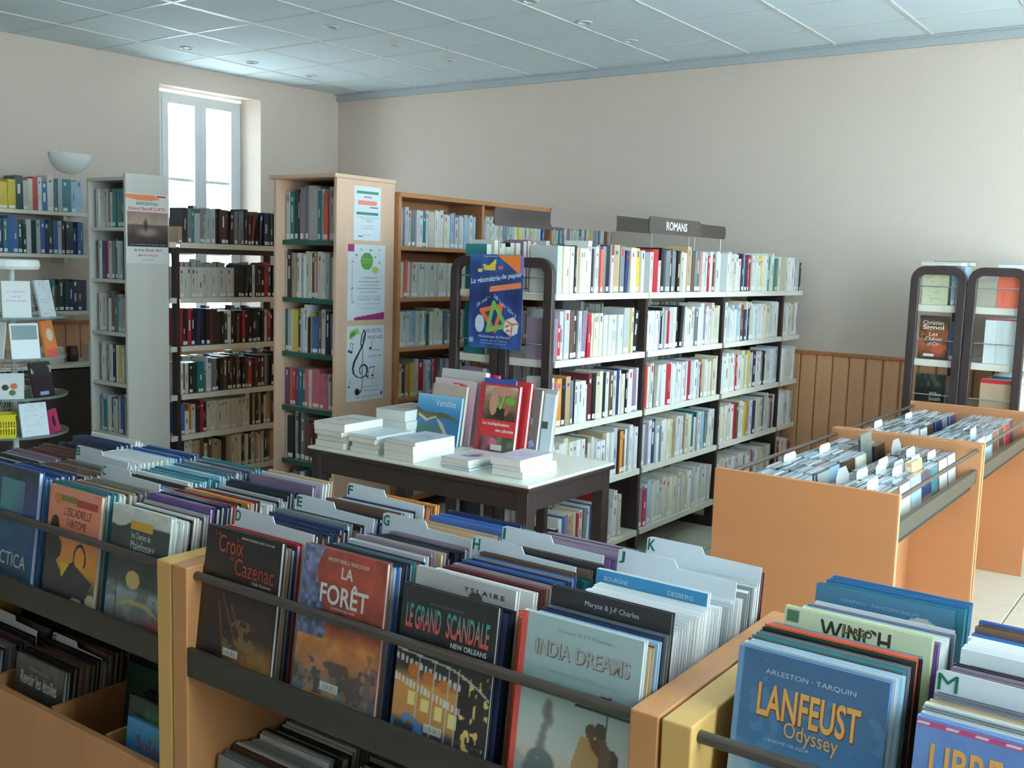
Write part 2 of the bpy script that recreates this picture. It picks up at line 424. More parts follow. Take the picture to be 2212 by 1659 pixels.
# recessed ceiling spotlights
for (x, y, w) in ((2.19, 1.51, 'first'), (2.19, 2.11, 'second'), (2.19, 2.71, 'third'), (0.75, 1.48, 'first'), (0.75, 2.07, 'second'), (0.75, 2.68, 'third'), (3.69, 1.59, 'first'), (3.69, 2.17, 'second'), (3.69, 2.75, 'third')):
    row = {0.75: 'row over the window wall', 2.19: 'middle row', 3.69: 'row over the long rack'}[x]
    s = empty('spotlight', (x, y, H), 'unlit recessed spotlight, %s from the long wall, %s' % ({'first': 'third', 'second': 'second', 'third': 'first'}[w], row), 'spotlight', 'recessed ceiling spotlights')
    MB().lathe([(0.036, 0.0), (0.038, -0.008), (0.046, -0.008), (0.050, 0.0)], 20).build('trim_ring', M['tee'], s, smooth=True)
    MB().lathe([(0.0005, -0.004), (0.02, -0.003), (0.036, 0.001)], 16).build('reflector', M['lamp_in'], s, smooth=True)
# wall uplighter
s = empty('wall_uplighter', (LORG[0], 0, 0), 'white plaster half-bowl uplighter on the wall above the shelves', 'wall lamp', rot=LROT)
pr = [(0.003 + 0.152 * math.sin(t), -0.145 * math.cos(t)) for t in [k * math.pi / 24 for k in range(13)]]
vs = []; fs = []; n = 17
for k in range(n):
    t = -math.pi / 2 + math.pi * k / (n - 1)
    for r, z in pr: vs.append((max(0.001, r * math.cos(t)), 0.975 + r * math.sin(t), 2.195 + z))
m_ = len(pr)
for k in range(n - 1):
    for i in range(m_ - 1): fs.append((k * m_ + i, (k + 1) * m_ + i, (k + 1) * m_ + i + 1, k * m_ + i + 1))
o = MB().add(vs, fs).build('bowl', M['plaster'], s, smooth=True)
sd = o.modifiers.new('thick', 'SOLIDIFY'); sd.thickness = 0.006
bx('wall_plate', M['plaster'], s, 0.0, 0.012, 0.93, 1.02, 2.09, 2.18)

# ------------------------------------------------------------------ books: geometry and shelf runs
PAGE = rgb(232, 226, 210)
def book_geo(w, d, h, cov, marks, hard=False, page=PAGE, over=None):
    """thickness along x, depth along y (spine at y=0 facing -y), height along z"""
    t = 0.002 if hard else 0.001; o = over or (0.0035 if hard else 0.0006)
    b = MB()
    dk = tuple(c * 0.92 for c in cov)
    b.box(0, t, 0, d, 0, h, cov).box(w - t, w, 0, d, 0, h, cov).box(t, w - t, 0, t, 0, h, dk)
    b.box(t, w - t, t, d - o, o, h - o, page)
    for (a0, a1, z0, z1, c) in marks:
        x0, x1 = a0 * w, a1 * w; y = -0.0004
        b.add([(x0, y, z0 * h), (x1, y, z0 * h), (x1, y, z1 * h), (x0, y, z1 * h)], [(0, 1, 2, 3)], c)
    return b
def spine_marks(rng, cov, sticker=True, busy=0.4):
    lum = sum(cov) / 3; ink = rgb(120, 116, 122) if lum > 0.5 else rgb(222, 216, 200)
    mk = []
    if rng.random() < busy:
        a = rng.uniform(0.3, 0.45); z0 = rng.uniform(0.3, 0.5); mk.append((a, 1 - a, z0, z0 + rng.uniform(0.15, 0.35), ink))
    if rng.random() < 0.45:
        mk.append((0.3, 0.7, 0.8, rng.uniform(0.86, 0.95), ink if rng.random() < 0.7 else rng.choice([rgb(190, 40, 40), rgb(40, 70, 150)])))
    if sticker and rng.random() < 0.7: mk.append((0.12, 0.88, 0.03, 0.13, rgb(236, 236, 232)))
    return mk
NAMES = [('white', rgb(236, 236, 234)), ('cream', rgb(228, 218, 190)), ('ivory', rgb(224, 222, 212)), ('pale grey', rgb(196, 198, 200)), ('grey', rgb(128, 132, 136)), ('black', rgb(34, 34, 38)),
         ('dark blue', rgb(36, 50, 92)), ('blue', rgb(60, 104, 168)), ('pale blue', rgb(168, 200, 222)), ('red', rgb(178, 40, 48)), ('dark red', rgb(104, 36, 40)), ('pink', rgb(214, 108, 132)),
         ('orange', rgb(226, 138, 52)), ('yellow', rgb(226, 196, 66)), ('green', rgb(72, 130, 84)), ('dark green', rgb(34, 70, 60)), ('teal', rgb(44, 124, 132)), ('brown', rgb(110, 80, 62)),
         ('tan', rgb(190, 158, 122)), ('purple', rgb(104, 66, 128)), ('mauve', rgb(150, 128, 150)), ('coral', rgb(226, 100, 74))]
CN = dict(NAMES)
def jit(rng, c, a=0.05): 
    k = rng.uniform(-a, a); return tuple(min(1, max(0.02, x + k + rng.uniform(-0.012, 0.012))) for x in c)
def pick(rng, pal):
    n = rng.choices([p[0] for p in pal], [p[1] for p in pal])[0]; return n, jit(rng, CN[n], 0.04)
P_WHITE = [('white', 12), ('ivory', 8), ('cream', 5), ('pale grey', 3), ('black', 1.2), ('dark blue', .8), ('red', .8), ('orange', .4), ('pale blue', .8), ('grey', .8), ('brown', .6), ('mauve', .7), ('yellow', .4), ('dark red', .4), ('green', .3), ('tan', .7), ('teal', .3)]
P_MIX = [('white', 5), ('ivory', 3), ('pale grey', 3), ('cream', 2), ('grey', 2), ('dark blue', 1.5), ('blue', 1.5), ('mauve', 1), ('teal', 1), ('red', 1), ('brown', 1), ('green', .8), ('black', 1.5), ('pink', .4), ('yellow', .5), ('orange', .4)]
P_DARK = [('black', 10), ('dark blue', 1.2), ('dark red', 1.2), ('grey', 1), ('red', .6), ('white', .8), ('dark green', 1), ('brown', 1)]
P_GREEN = [('dark green', 3), ('dark blue', 3), ('teal', 3), ('blue', 2), ('pale grey', 3), ('black', 1.5), ('white', 1), ('pale blue', 2)]
P_PALE = [('pale grey', 4), ('ivory', 4), ('white', 3), ('pale blue', 2), ('cream', 2), ('grey', 1), ('teal', .8), ('mauve', .8), ('red', .4), ('blue', .8), ('yellow', .5)]
STUFF = {}
def run(rng, org, ang, length, depth, hr, tr, pal, name, cat, label, group, objs=True, stuff=None, seq=(), sticker=True, leans=0.06, hard=0.35, dr=(0.13, 0.17), start=1, gap=0.0012, flip=False, fill=1.0, busy=0.42):
    """row of books; books stand at org, run along local +x, spines toward local -y. label(n, colour) -> text."""
    Mz = Matrix.Translation(org) @ Matrix.Rotation(ang, 4, 'Z')
    x = 0.0; n = start; seq = list(seq)
    while True:
        tr_ = tr
        if seq:
            it = seq.pop(0); cn = it[0]; w = it[1] if len(it) > 1 and it[1] else rng.uniform(*tr); h = it[2] if len(it) > 2 and it[2] else rng.uniform(*hr); cov = jit(rng, CN[cn], 0.02)
        else:
            cn, cov = pick(rng, pal); w = rng.uniform(*tr); h = rng.choice([rng.uniform(*hr), hr[0] + (hr[1] - hr[0]) * 0.6])
        lean = rng.uniform(0.03, 0.10) if rng.random() < leans else 0.0
        ext = w + math.sin(lean) * h * (1 if lean else 0)
        if x + ext > length * fill: break
        d = min(depth - 0.01, rng.uniform(*dr)); yo = rng.uniform(0.004, 0.02)
        b = book_geo(w, d, h, cov, spine_marks(rng, cov, sticker, busy), rng.random() < hard)
        ML = Matrix.Translation((x + (math.sin(lean) * h if lean else 0), yo, 0.0005)) @ Matrix.Rotation(-lean, 4, 'Y')
        if lean: ML = Matrix.Translation((x, yo, 0.0005 + 0.0)) @ Matrix.Translation((0, 0, math.sin(lean) * w)) @ Matrix.Rotation(lean, 4, 'Y')
        if flip: ML = ML @ Matrix.Translation((w, d, 0)) @ Matrix.Rotation(math.pi, 4, 'Z')
        if objs:
            o = b.build(name, M['cover']); o.matrix_world = Mz @ ML
            tag(o, label(n, cn), cat, group)
        else:
            STUFF.setdefault(stuff, MB()).add(b.v, b.f, b.c, Mz @ ML)
        n += 1; x += ext + gap
    return n

# ------------------------------------------------------------------ long novel rack
RX, RY0, RY1 = 4.70, 0.40, 3.47
LIPS = [1.376, 1.081, 0.784, 0.487, 0.165]
UPR = [1.265, 2.195, 3.12]
rack = empty('novel_rack', (4.42, RY0, 0), 'long double-sided brown-framed rack with cream shelves of novels', 'shelf')
rl = lambda x, y: (x - 4.42, y - RY0)
def lbox(nm, m, par, x0, x1, y0, y1, z0, z1, bevel=0.0, org=(4.42, RY0)):
    return bx(nm, m, par, x0 - org[0], x1 - org[0], y0 - org[1], y1 - org[1], z0, z1, bevel=bevel)
def end_frames(par, org, xs, y, ztop, rods):
    for k, (a, b) in enumerate(xs):
        fo = MB().ring_frame(a - org[0], b - org[0], 0.0, ztop, 0.045, 0.075, y - org[1], y - org[1] + 0.03).build('end_frame', M['brown'], par, bevel=0.004)
        for z in rods:
            MB().tube([(a - org[0] + 0.03, y - org[1] + 0.02, z), (b - org[0] - 0.03, y - org[1] + 0.02, z)], 0.003, 6).build('book_stop', M['metal'], fo)
end_frames(rack, (4.42, RY0), ((4.125, 4.405), (4.41, 4.69)), RY0, 1.528, (1.44, 1.15, 0.86, 0.57, 0.27))
for y in UPR:
    f = lbox('upright', M['brown'], rack, 4.640, 4.690, y - 0.014, y + 0.014, 0.0, 1.345)
    bx('side_sheet', M['brown'], f, 4.44 - 4.42, 4.64 - 4.42, y - RY0 - 0.003, y - RY0 + 0.003, 0.12, 1.345)
    bx('foot', M['brown'], f, 4.16 - 4.42, 4.69 - 4.42, y - RY0 - 0.02, y - RY0 + 0.02, 0.0, 0.05)
    lbox('upright', M['brown'], rack, 4.13, 4.175, y - 0.014, y + 0.014, 0.0, 1.345)
bays = [(RY0 + 0.032, UPR[0] - 0.016), (UPR[0] + 0.016, UPR[1] - 0.016), (UPR[1] + 0.016, UPR[2] - 0.016), (UPR[2] + 0.016, 3.425)]
for k, z in enumerate(LIPS):
    for (a, b) in bays:
        if k == 0: a, b = a - 0.012, b + 0.012
        sh = MB().box(4.435 - 4.42, RX - 4.42, a - RY0, b - RY0, z - 0.008, z).box(RX - 0.012 - 4.42, RX - 4.42, a - RY0, b - RY0, z - 0.030, z - 0.008)
        sh.build('shelf_board', M['cream'], rack, bevel=0.002)
        sh = MB().box(4.13 - 4.42, 4.425 - 4.42, a - RY0, b - RY0, z - 0.008, z).box(4.13 - 4.42, 4.142 - 4.42, a - RY0, b - RY0, z - 0.030, z - 0.008).box(4.16 - 4.42, 4.40 - 4.42, a - RY0, a - RY0 + 0.004, z - 0.03, z - 0.008)
        sh.build('shelf_board', M['cream'], rack)
        # white end lips seen through the frame
    MB().box(4.45 - 4.42, 4.66 - 4.42, 0.031, 0.0345, z - 0.034, z - 0.002).build('shelf_end', M['cream'], rack)
    MB().box(4.15 - 4.42, 4.38 - 4.42, 0.031, 0.0345, z - 0.034, z - 0.002).build('shelf_end', M['cream'], rack)
SHN = ['top', 'second', 'third', 'fourth', 'bottom']
rg = random.Random(11)
SEQ = {(0, 0): [('pale grey', .03, .205)] + [('cream', .026, .205)] * 3 + [('ivory', .03, .205), ('black', .012, .21), ('cream', .03, .2)] + [('cream', .028, .2), ('ivory', .024, .2), ('white', .026, .2), ('white', .03, .235), ('black', .014, .2), ('white', .024, .21), ('grey', .03, .22), ('coral', .022, .2), ('grey', .03, .215), ('black', .03, .22), ('mauve', .014, .225), ('ivory', .022, .175), ('tan', .045, .225), ('cream', .014, .225), ('grey', .04, .22), ('dark blue', .03, .2)],
       (0, 1): [('white', .03, .2), ('red', .062, .215), ('white', .02, .16), ('black', .03, .225), ('grey', .02, .22), ('grey', .022, .21), ('grey', .026, .215), ('black', .03, .22), ('grey', .03, .215), ('grey', .022, .21), ('black', .025, .215), ('yellow', .022, .2), ('pale grey', .03, .21), ('white', .04, .205), ('tan', .04, .24), ('pale grey', .02, .22), ('brown', .02, .21), ('grey', .03, .22), ('teal', .03, .22), ('coral', .02, .215), ('ivory', .03, .215)],
       (1, 0): [('mauve', .028, .185), ('red', .026, .155), ('pale grey', .03, .215), ('pale grey', .04, .22), ('brown', .03, .215), ('black', .03, .215), ('pale grey', .026, .215), ('mauve', .04, .215), ('red', .03, .2)] + [('cream', .026, .2)] * 4 + [('ivory', .026, .19)] * 7 + [('pale grey', .05, .22), ('yellow', .022, .22), ('cream', .02, .22), ('cream', .018, .22)],
       (1, 1): [('white', .026, .2)] * 4 + [('pale grey', .04, .2), ('black', .02, .215), ('pale grey', .02, .215), ('pale grey', .02, .2), ('red', .035, .195), ('pale grey', .05, .215), ('white', .03, .215), ('black', .03, .22), ('black', .03, .22)],
       (2, 0): [('ivory', .02, .22), ('pink', .014, .2), ('orange', .038, .215), ('black', .03, .21), ('tan', .036, .22), ('grey', .02, .2), ('black', .022, .21)] + [('white', .03, .19)] * 3 + [('white', .02, .17), ('dark red', .03, .22), ('black', .03, .22)],
       (4, 0): [('green', .024, .13), ('cream', .024, .12), ('black', .03, .15), ('white', .03, .19), ('blue', .02, .2), ('mauve', .03, .2), ('tan', .03, .19), ('tan', .03, .19), ('cream', .02, .19), ('red', .012, .19), ('ivory', .03, .2), ('grey', .03, .2), ('white', .03, .2), ('blue', .026, .21), ('black', .026, .17), ('pale grey', .03, .2), ('red', .04, .27), ('pale grey', .026, .2), ('pale grey', .026, .2)]}
for k, z in enumerate(LIPS):
    for j, (a, b) in enumerate(bays):
        lab = lambda n, c, k=k, j=j: '%s novel, %s from the %s, %s shelf, %s bay of the long rack' % (c, ORD(n), ('end frame', 'first upright')[min(j, 1)], SHN[k], ('nearest', 'second')[min(j, 1)])
        run(rg, (RX - 0.004, a + 0.004, z), math.pi / 2, b - a - 0.006, 0.25, (0.185, 0.235), (0.016, 0.040), P_WHITE, 'novel', 'novel', lab, 'novels on the long rack', objs=(j < 2), stuff='novels', seq=SEQ.get((k, j), ()), fill=(0.83 if (k, j) == (4, 0) else 0.985), leans=(0.12 if (k, j) == (4, 0) else 0.03), dr=(0.12, 0.16))
# reverse side of the rack, seen through the end frame and over the top: page edges toward the viewer
for k, z in enumerate(LIPS[:4]):
    a, b = bays[0]
    run(rg, (4.15, b if k == 0 else a + 0.24, z), -math.pi / 2, (b - a - 0.006) if k == 0 else 0.235, 0.25, (0.19, 0.24), (0.018, 0.04), P_MIX, 'novel', 'novel', None, None, objs=False, stuff='novels', leans=0, dr=(0.11, 0.13))
for k, z in enumerate(LIPS):
    for j, (a, b) in enumerate(bays):
        if j or k == 4: run(rg, (4.15, b, z), -math.pi / 2, b - a - 0.006, 0.25, (0.19, 0.235), (0.022, 0.04), P_WHITE, 'novel', 'novel', None, None, objs=False, stuff='novels', leans=0, dr=(0.11, 0.13))
# rack signs
def sign(y0, y1, x, z0, z1, label, m, text=None):
    s = empty('rack_sign', (x, (y0 + y1) / 2, 1.377), label, 'sign', 'sign plates above the long rack')
    hw = (y1 - y0) / 2; r = 0.022; p = []
    for (cx, cz, a0) in ((hw - r, z1 - r, 0), (-hw + r, z1 - r, 90), (-hw + r, z0 + r, 180), (hw - r, z0 + r, 270)):
        for q in range(5): p.append((cx + r * math.cos(math.radians(a0 + q * 22.5)), cz - 1.377 + r * math.sin(math.radians(a0 + q * 22.5))))
    MB().prism(p, -0.003, 0.003, axis=0).build('plate', m, s)
    for yy in (-hw + 0.05, hw - 0.05):
        MB().tube([(-0.006, yy, 0.0), (-0.006, yy, z0 - 1.377 + 0.03)], 0.0025, 6).build('rod', M['metal'], s)
    if text:
        lettering(s, basis((0, 1, 0), (0, 0, 1), (1, 0, 0), (0.0035, 0, 0)), text, -0.115, z0 - 1.377 + 0.022, 0.245, 0.045, flat(rgb(236, 234, 230)), bold=True)
sign(0.50, 1.08, 4.60, 1.664, 1.750, 'taupe rounded blank sign plate facing out, nearest the end frame', M['sign'])
sign(1.415, 2.02, 4.60, 1.676, 1.762, 'dark rounded sign plate lettered ROMANS above the long rack', M['signdark'], 'ROMANS')
sign(0.43, 1.0, 4.345, 1.667, 1.75, 'dark sign plate on the reverse side of the rack, nearest', M['signdark'])
sign(1.40, 1.965, 4.345, 1.69, 1.77, 'dark sign plate on the reverse side, between the two facing plates', M['signdark'])
sign(2.37, 2.93, 4.345, 1.695, 1.775, 'dark sign plate on the reverse side, past the lettered one', M['signdark'])

# ------------------------------------------------------------------ short rack by the dado wall
r2 = empty('short_rack', (5.92, 2.50, 0), 'short brown-framed double rack with cream shelves against the pine dado', 'shelf')
O2 = (5.92, 2.50)
end_frames(r2, O2, ((5.63, 5.915), (5.92, 6.215)), 2.50, 1.553, (1.445, 1.155, 0.86, 0.56))
L2 = [1.345, 1.05, 0.752, 0.455, 0.16]
for z in L2:
    for (xa, xb, fx) in ((5.64, 5.905, 5.64), (5.93, 6.205, 6.193)):
        MB().box(xa - O2[0], xb - O2[0], 0.035, 0.94, z - 0.008, z).box(fx - O2[0], fx + 0.012 - O2[0], 0.035, 0.94, z - 0.03, z - 0.008).box(xa + 0.03 - O2[0], xb - 0.03 - O2[0], 0.031, 0.035, z - 0.036, z - 0.001).build('shelf_board', M['cream'], r2)
for xx in (5.65, 6.17):
    bx('upright', M['brown'], r2, xx - O2[0], xx + 0.04 - O2[0], 0.94, 0.965, 0, 1.34)
rg = random.Random(5)
for k, z in enumerate(L2[:4]):
    lab = lambda n, c, k=k: '%s book, %s from the frame, outer side, %s shelf of the short rack' % (c, ORD(n), SHN[k])
    run(rg, (6.203, 2.605, z), math.pi / 2, 0.82, 0.25, (0.2, 0.24), (0.02, 0.045), [('white', 5), ('pale grey', 3), ('teal', 2), ('ivory', 3), ('red', 1), ('blue', 1)], 'book', 'book', lab, None, objs=False, stuff='novels', seq=[('white', .03, .2)], dr=(0.13, 0.16))
def cover_book(name, w, d, h, cov, loc, label, cat, rotz=0.0, lean=0.0, group=None, hard=True, fn=None, nu=60, nv=84, texts=(), page=PAGE, tilt=0.0):
    """book whose front cover faces -y (spine at -x side), standing at loc (front lower left corner)."""
    b = book_geo(w, d, h, cov, [], hard, page)
    o = b.build(name, M['cover'])
    o.matrix_world = Matrix.Translation(loc) @ Matrix.Rotation(rotz, 4, 'Z') @ Matrix.Rotation(-lean, 4, 'X') @ Matrix.Rotation(tilt, 4, 'Y') @ basis((0, -1, 0), (1, 0, 0), (0, 0, 1), (0, w, 0))
    tag(o, label, cat, group)
    Mp = basis((0, 1, 0), (0, 0, 1), (1, 0, 0), (w, 0, 0))
    if fn: painting('cover_picture', o, Mp, d, h, fn, nu, nv)
    for t in texts:
        body, x, y, tw, th, c = t[:6]; kw = t[6] if len(t) > 6 else {}
        lettering(o, Mp, body, x * d, y * h, tw * d, th * h, flat(c), off=kw.pop('off', 0.0009), **kw)
    return o
def f_signol(u, v):
    g = vgrad(v, [(0, rgb(70, 44, 30)), (.35, rgb(170, 90, 50)), (.7, rgb(130, 74, 30)), (1, rgb(60, 48, 40))])
    g = put(g, fbm(u, v, 6, 3) > .55, rgb(60, 40, 30), .6); g = put(g, ell(u, v, .65, .25, .25, .16, .4), rgb(200, 90, 60), .8)
    return put(g, rect(u, v, .2, .55, .06, .13), rgb(230, 226, 220))
cover_book('book', 0.03, 0.15, 0.235, rgb(110, 64, 40), (5.685, 2.545, L2[1] + 0.001), 'brown autumn-coloured book with white lettering, second shelf of the short rack', 'book', fn=f_signol, texts=[('Christian', .12, .80, .7, .09, rgb(240, 236, 228)), ('Signol', .12, .66, .72, .13, rgb(240, 236, 228), dict(bold=True)), ('Les', .34, .54, .3, .09, rgb(240, 236, 228), dict(shear=.2)), ('Ch\u00eanes', .2, .42, .6, .1, rgb(240, 236, 228), dict(shear=.2)), ("d'Or", .3, .32, .42, .08, rgb(240, 236, 228), dict(shear=.2))])
def f_smith(u, v):
    g = vgrad(v, [(0, rgb(180, 90, 50)), (.18, rgb(70, 50, 40)), (.3, rgb(20, 22, 22)), (1, rgb(30, 40, 34))]); return put(g, (noise(u, v, 9, 3, 4) > .55) * (v > .7), rgb(96, 110, 84), .5)
cover_book('book', 0.025, 0.15, 0.215, rgb(26, 28, 28), (5.685, 2.545, L2[2] + 0.001), 'black book with grey author lettering, third shelf of the short rack', 'book', fn=f_smith, texts=[('Wilbur', .5, .46, .42, .1, rgb(210, 210, 205)), ('Smith', .5, .34, .4, .1, rgb(210, 210, 205))])
def f_blank(c1, c2, seed):
    return lambda u, v: put(flatc(u, c1), (noise(u, v, 8, 26, seed) > .62) * (u > .1) * (u < .9) * ((v * 26) % 2 < .9), c2, .5)
cover_book('book', 0.02, 0.13, 0.2, rgb(214, 212, 180), (5.685, 2.545, L2[0] + 0.001), 'pale yellow-green book on the top shelf of the short rack', 'book', fn=f_blank(rgb(212, 212, 176), rgb(150, 150, 130), 2))
cover_book('book', 0.02, 0.11, 0.205, rgb(224, 110, 84), (6.06, 2.545, L2[0] + 0.001), 'coral paperback on the top shelf of the short rack', 'book', fn=f_blank(rgb(226, 112, 86), rgb(214, 104, 80), 5))
cover_book('book', 0.03, 0.115, 0.14, rgb(176, 170, 150), (5.942, 2.545, L2[0] + 0.001), 'low grey-beige book beside the coral paperback', 'book')
cover_book('book', 0.05, 0.16, 0.235, rgb(226, 232, 226), (6.015, 2.545, L2[1] + 0.001), 'thick white book with a red top edge line, second shelf of the short rack', 'book', fn=lambda u, v: put(put(flatc(u, rgb(224, 232, 228)), v > .965, rgb(178, 50, 60)), rect(u, v, .36, .38, 0, .96), rgb(176, 190, 190)))
cover_book('book', 0.05, 0.16, 0.215, rgb(190, 162, 130), (6.015, 2.545, L2[2] + 0.001), 'tan book with a red band at its top, third shelf of the short rack', 'book', fn=lambda u, v: put(flatc(u, rgb(190, 164, 134)), v > .9, rgb(186, 34, 48)))
for k, (cn, xx, z, n) in enumerate((('pale blue', 5.83, L2[0], 3), ('blue', 5.845, L2[1], 2), ('grey', 5.845, L2[2], 2))):
    for q in range(n):
        o = book_geo(0.02, 0.15, 0.21, jit(rg, CN[cn], .05), spine_marks(rg, CN[cn]), True).build('book', M['cover'])
        o.matrix_world = Matrix.Translation((xx + q * 0.022, 2.55, z + 0.0005)); tag(o, '%s-spined upright book, %s beside the facing cover, %s shelf of the short rack' % (cn, ORD(q + 1), SHN[k]), 'book', 'upright books in the short rack')

for q, (x, y, z, bw, bl, th, c, lb_) in enumerate(((5.672, 2.535, L2[0] + 0.2125, .205, .14, .018, rgb(236, 238, 236), 'white book lying flat on top of the upright books in the short rack'), (5.70, 2.70, L2[0] + 0.2125, .19, .13, .026, rgb(90, 98, 96), 'grey-green book lying flat behind the white one on the short rack'))):
    o = book_geo(th, bw, bl, c, [], True).build('book', M['cover']); o.matrix_world = Matrix.Translation((x, y, z)) @ basis((0, 0, 1), (1, 0, 0), (0, 1, 0)); tag(o, lb_, 'book')
for q in range(5):
    o = book_geo(0.03, 0.15, 0.211, jit(rg, CN[('ivory', 'grey', 'pale grey', 'white', 'black')[q]], .04), [], True).build('book', M['cover']); o.matrix_world = Matrix.Translation((5.70 + q * 0.032, 2.71, L2[0] + 0.0005)); tag(o, '%s book under the flat grey-green one, top shelf of the short rack' % ('ivory', 'grey', 'pale grey', 'white', 'black')[q], 'book')

# ------------------------------------------------------------------ brown-orange bookcase
OX = 3.18
oc = empty('bookcase', (OX, 1.095, 0), 'orange-brown wooden bookcase of three bays behind the long rack', 'bookcase')
oy = [1.10, 1.875, 2.655, 3.455]
ob = lambda nm, x0, x1, y0, y1, z0, z1, m=M['case'], bv=0.002: bx(nm, m, oc, x0 - OX, x1 - OX, y0 - 1.095, y1 - 1.095, z0, z1, bevel=bv)
for k, y in enumerate(oy): ob('side_panel' if k in (0, 3) else 'divider', 2.905, OX, y - 0.012, y + 0.012, 0, 1.855)
ob('top_board', 2.895, OX + 0.008, 1.088, 3.467, 1.855, 1.882); ob('back_panel', 2.895, 2.905, 1.088, 3.467, 0, 1.855)
OZ = [1.579, 1.284, 0.994, 0.697, 0.40, 0.09]
for j in range(3):
    for z in OZ: ob('shelf', 2.905, OX - 0.004, oy[j] + 0.012, oy[j + 1] - 0.012, z - 0.024, z)
rg = random.Random(21)
for k, z in enumerate(OZ):
    for j in range(3):
        lab = lambda n, c, k=k, j=j: '%s book, %s from the poster-side end, %s shelf, %s bay, orange-brown bookcase' % (c, ORD(n), (SHN[:4] + ['fifth', 'bottom'])[k], ('first', 'second', 'third')[j])
        objs = (j == 0 and k < 4) or (j == 1 and k == 0)
        seq = [('white', .026, .205), ('cream', .022, .205), ('coral', .03, .215)] + [('ivory', .028, .205)] * 22 if (k, j) == (1, 0) else ()
        if (k, j) == (3, 0): seq = [('pale grey', .026, .2), ('cream', .03, .2), ('dark red', .026, .19), ('tan', .03, .19), ('yellow', .03, .2), ('pale grey', .02, .2), ('ivory', .03, .22), ('red', .05, .21), ('pale grey', .02, .21)]
        if k >= 4: pal = P_MIX
        run(rg, (OX - 0.02, oy[j] + 0.014, z), math.pi / 2, oy[j + 1] - oy[j] - 0.03, 0.22, (0.185, 0.225), (0.018, 0.032), P_MIX if (k, j) == (3, 0) else P_PALE, 'book', 'book', lab, 'books in the orange-brown bookcase', objs=objs, stuff='books', seq=seq, dr=(0.13, 0.17), fill=0.98, leans=.03)

# ------------------------------------------------------------------ pale birch bookcase with posters
LX0, LX1, LY0, LY1 = 2.655, 3.15, 0.63, 1.085
lc = empty('bookcase', (LX0, LY0, 0), 'tall pale birch bookcase with green-edged shelves and posters on its side', 'bookcase')
lb = lambda nm, m, x0, x1, y0, y1, z0, z1, bv=0.002: bx(nm, m, lc, x0 - LX0, x1 - LX0, y0 - LY0, y1 - LY0, z0, z1, bevel=bv)
lb('side_panel', M['lightwood'], LX0, LX0 + 0.022, LY0, LY1, 0, 1.925); lb('side_panel', M['lightwood'], LX1 - 0.022, LX1, LY0, LY1, 0, 1.925)
lb('back_panel', M['lightwood'], LX0 + 0.022, LX1 - 0.022, LY1 - 0.01, LY1, 0, 1.925)
lb('top_board', M['lightwood'], LX0 - 0.02, LX1 + 0.008, LY0 - 0.02, LY1 + 0.004, 1.925, 1.947, 0.003); lb('plinth', M['lightwood'], LX0 + 0.022, LX1 - 0.022, LY0 + 0.03, LY0 + 0.05, 0, 0.03)
LZ = [1.592, 1.272, 0.965, 0.655, 0.345, 0.05]
for z in LZ:
    s_ = lb('shelf', M['lightwood'], LX0 + 0.022, LX1 - 0.022, LY0 + 0.05, LY1 - 0.01, z - 0.022, z)
    bx('green_edge', M['green'], s_, 0.0225, LX1 - LX0 - 0.0225, 0.044, 0.0495, -0.026 + z, z + 0.001)
rg = random.Random(31)
LSEQ = {0: [('ivory', .03, .27), ('teal', .03, .27), ('dark green', .03, .28), ('black', .02, .26), ('mauve', .03, .29), ('grey', .026, .3), ('pale grey', .05, .3), ('pale grey', .03, .285), ('teal', .02, .27), ('white', .02, .28), ('coral', .036, .255), ('pale grey', .04, .29), ('dark green', .02, .27)],
        1: [('white', .014, .27), ('black', .03, .27), ('tan', .026, .25), ('pale grey', .02, .24)] + [('ivory', .02, .25), ('pale grey', .022, .25), ('white', .012, .24), ('ivory', .03, .26), ('cream', .016, .25), ('brown', .02, .25), ('pale grey', .02, .25), ('coral', .012, .25), ('ivory', .03, .26), ('ivory', .02, .25), ('pale grey', .03, .255)],
        2: [('teal', .02, .24), ('pale grey', .03, .24), ('yellow', .04, .24), ('dark blue', .03, .2), ('pale grey', .02, .25), ('white', .024, .27), ('black', .02, .2), ('yellow', .02, .22), ('blue', .05, .21), ('brown', .02, .24), ('pale grey', .03, .25), ('black', .03, .24)],
        3: [('purple', .024, .215), ('orange', .024, .215), ('red', .026, .215), ('purple', .028, .215), ('teal', .024, .215), ('teal', .024, .215), ('pink', .024, .215), ('cream', .024, .215), ('pink', .06, .22), ('pink', .03, .2), ('pink', .03, .2), ('pale grey', .034, .2), ('dark red', .02, .2)],
        4: [('ivory', .02, .26), ('black', .05, .25), ('pale grey', .034, .28), ('black', .016, .27), ('grey', .034, .28), ('brown', .04, .24), ('dark red', .03, .22)]}
for k, z in enumerate(LZ[:5]):
    lab = lambda n, c, k=k: '%s book, %s along the %s green-edged shelf of the birch bookcase' % (c, ORD(n), (SHN[:4] + ['fifth'])[k])
    run(rg, (LX0 + 0.03, LY0 + 0.056, z), 0.0, LX1 - LX0 - 0.055, 0.3, (0.2, 0.25), (0.02, 0.035), P_MIX, 'book', 'book', lab, 'books in the birch bookcase', seq=LSEQ.get(k, ()), dr=(0.16, 0.2), leans=0)

run(rg, (LX0 + 0.03, LY0 + 0.056, LZ[5]), 0.0, LX1 - LX0 - 0.055, 0.3, (0.2, 0.25), (0.02, 0.035), P_MIX, 'book', 'book', None, None, objs=False, stuff='books', dr=(0.16, 0.2), leans=0)
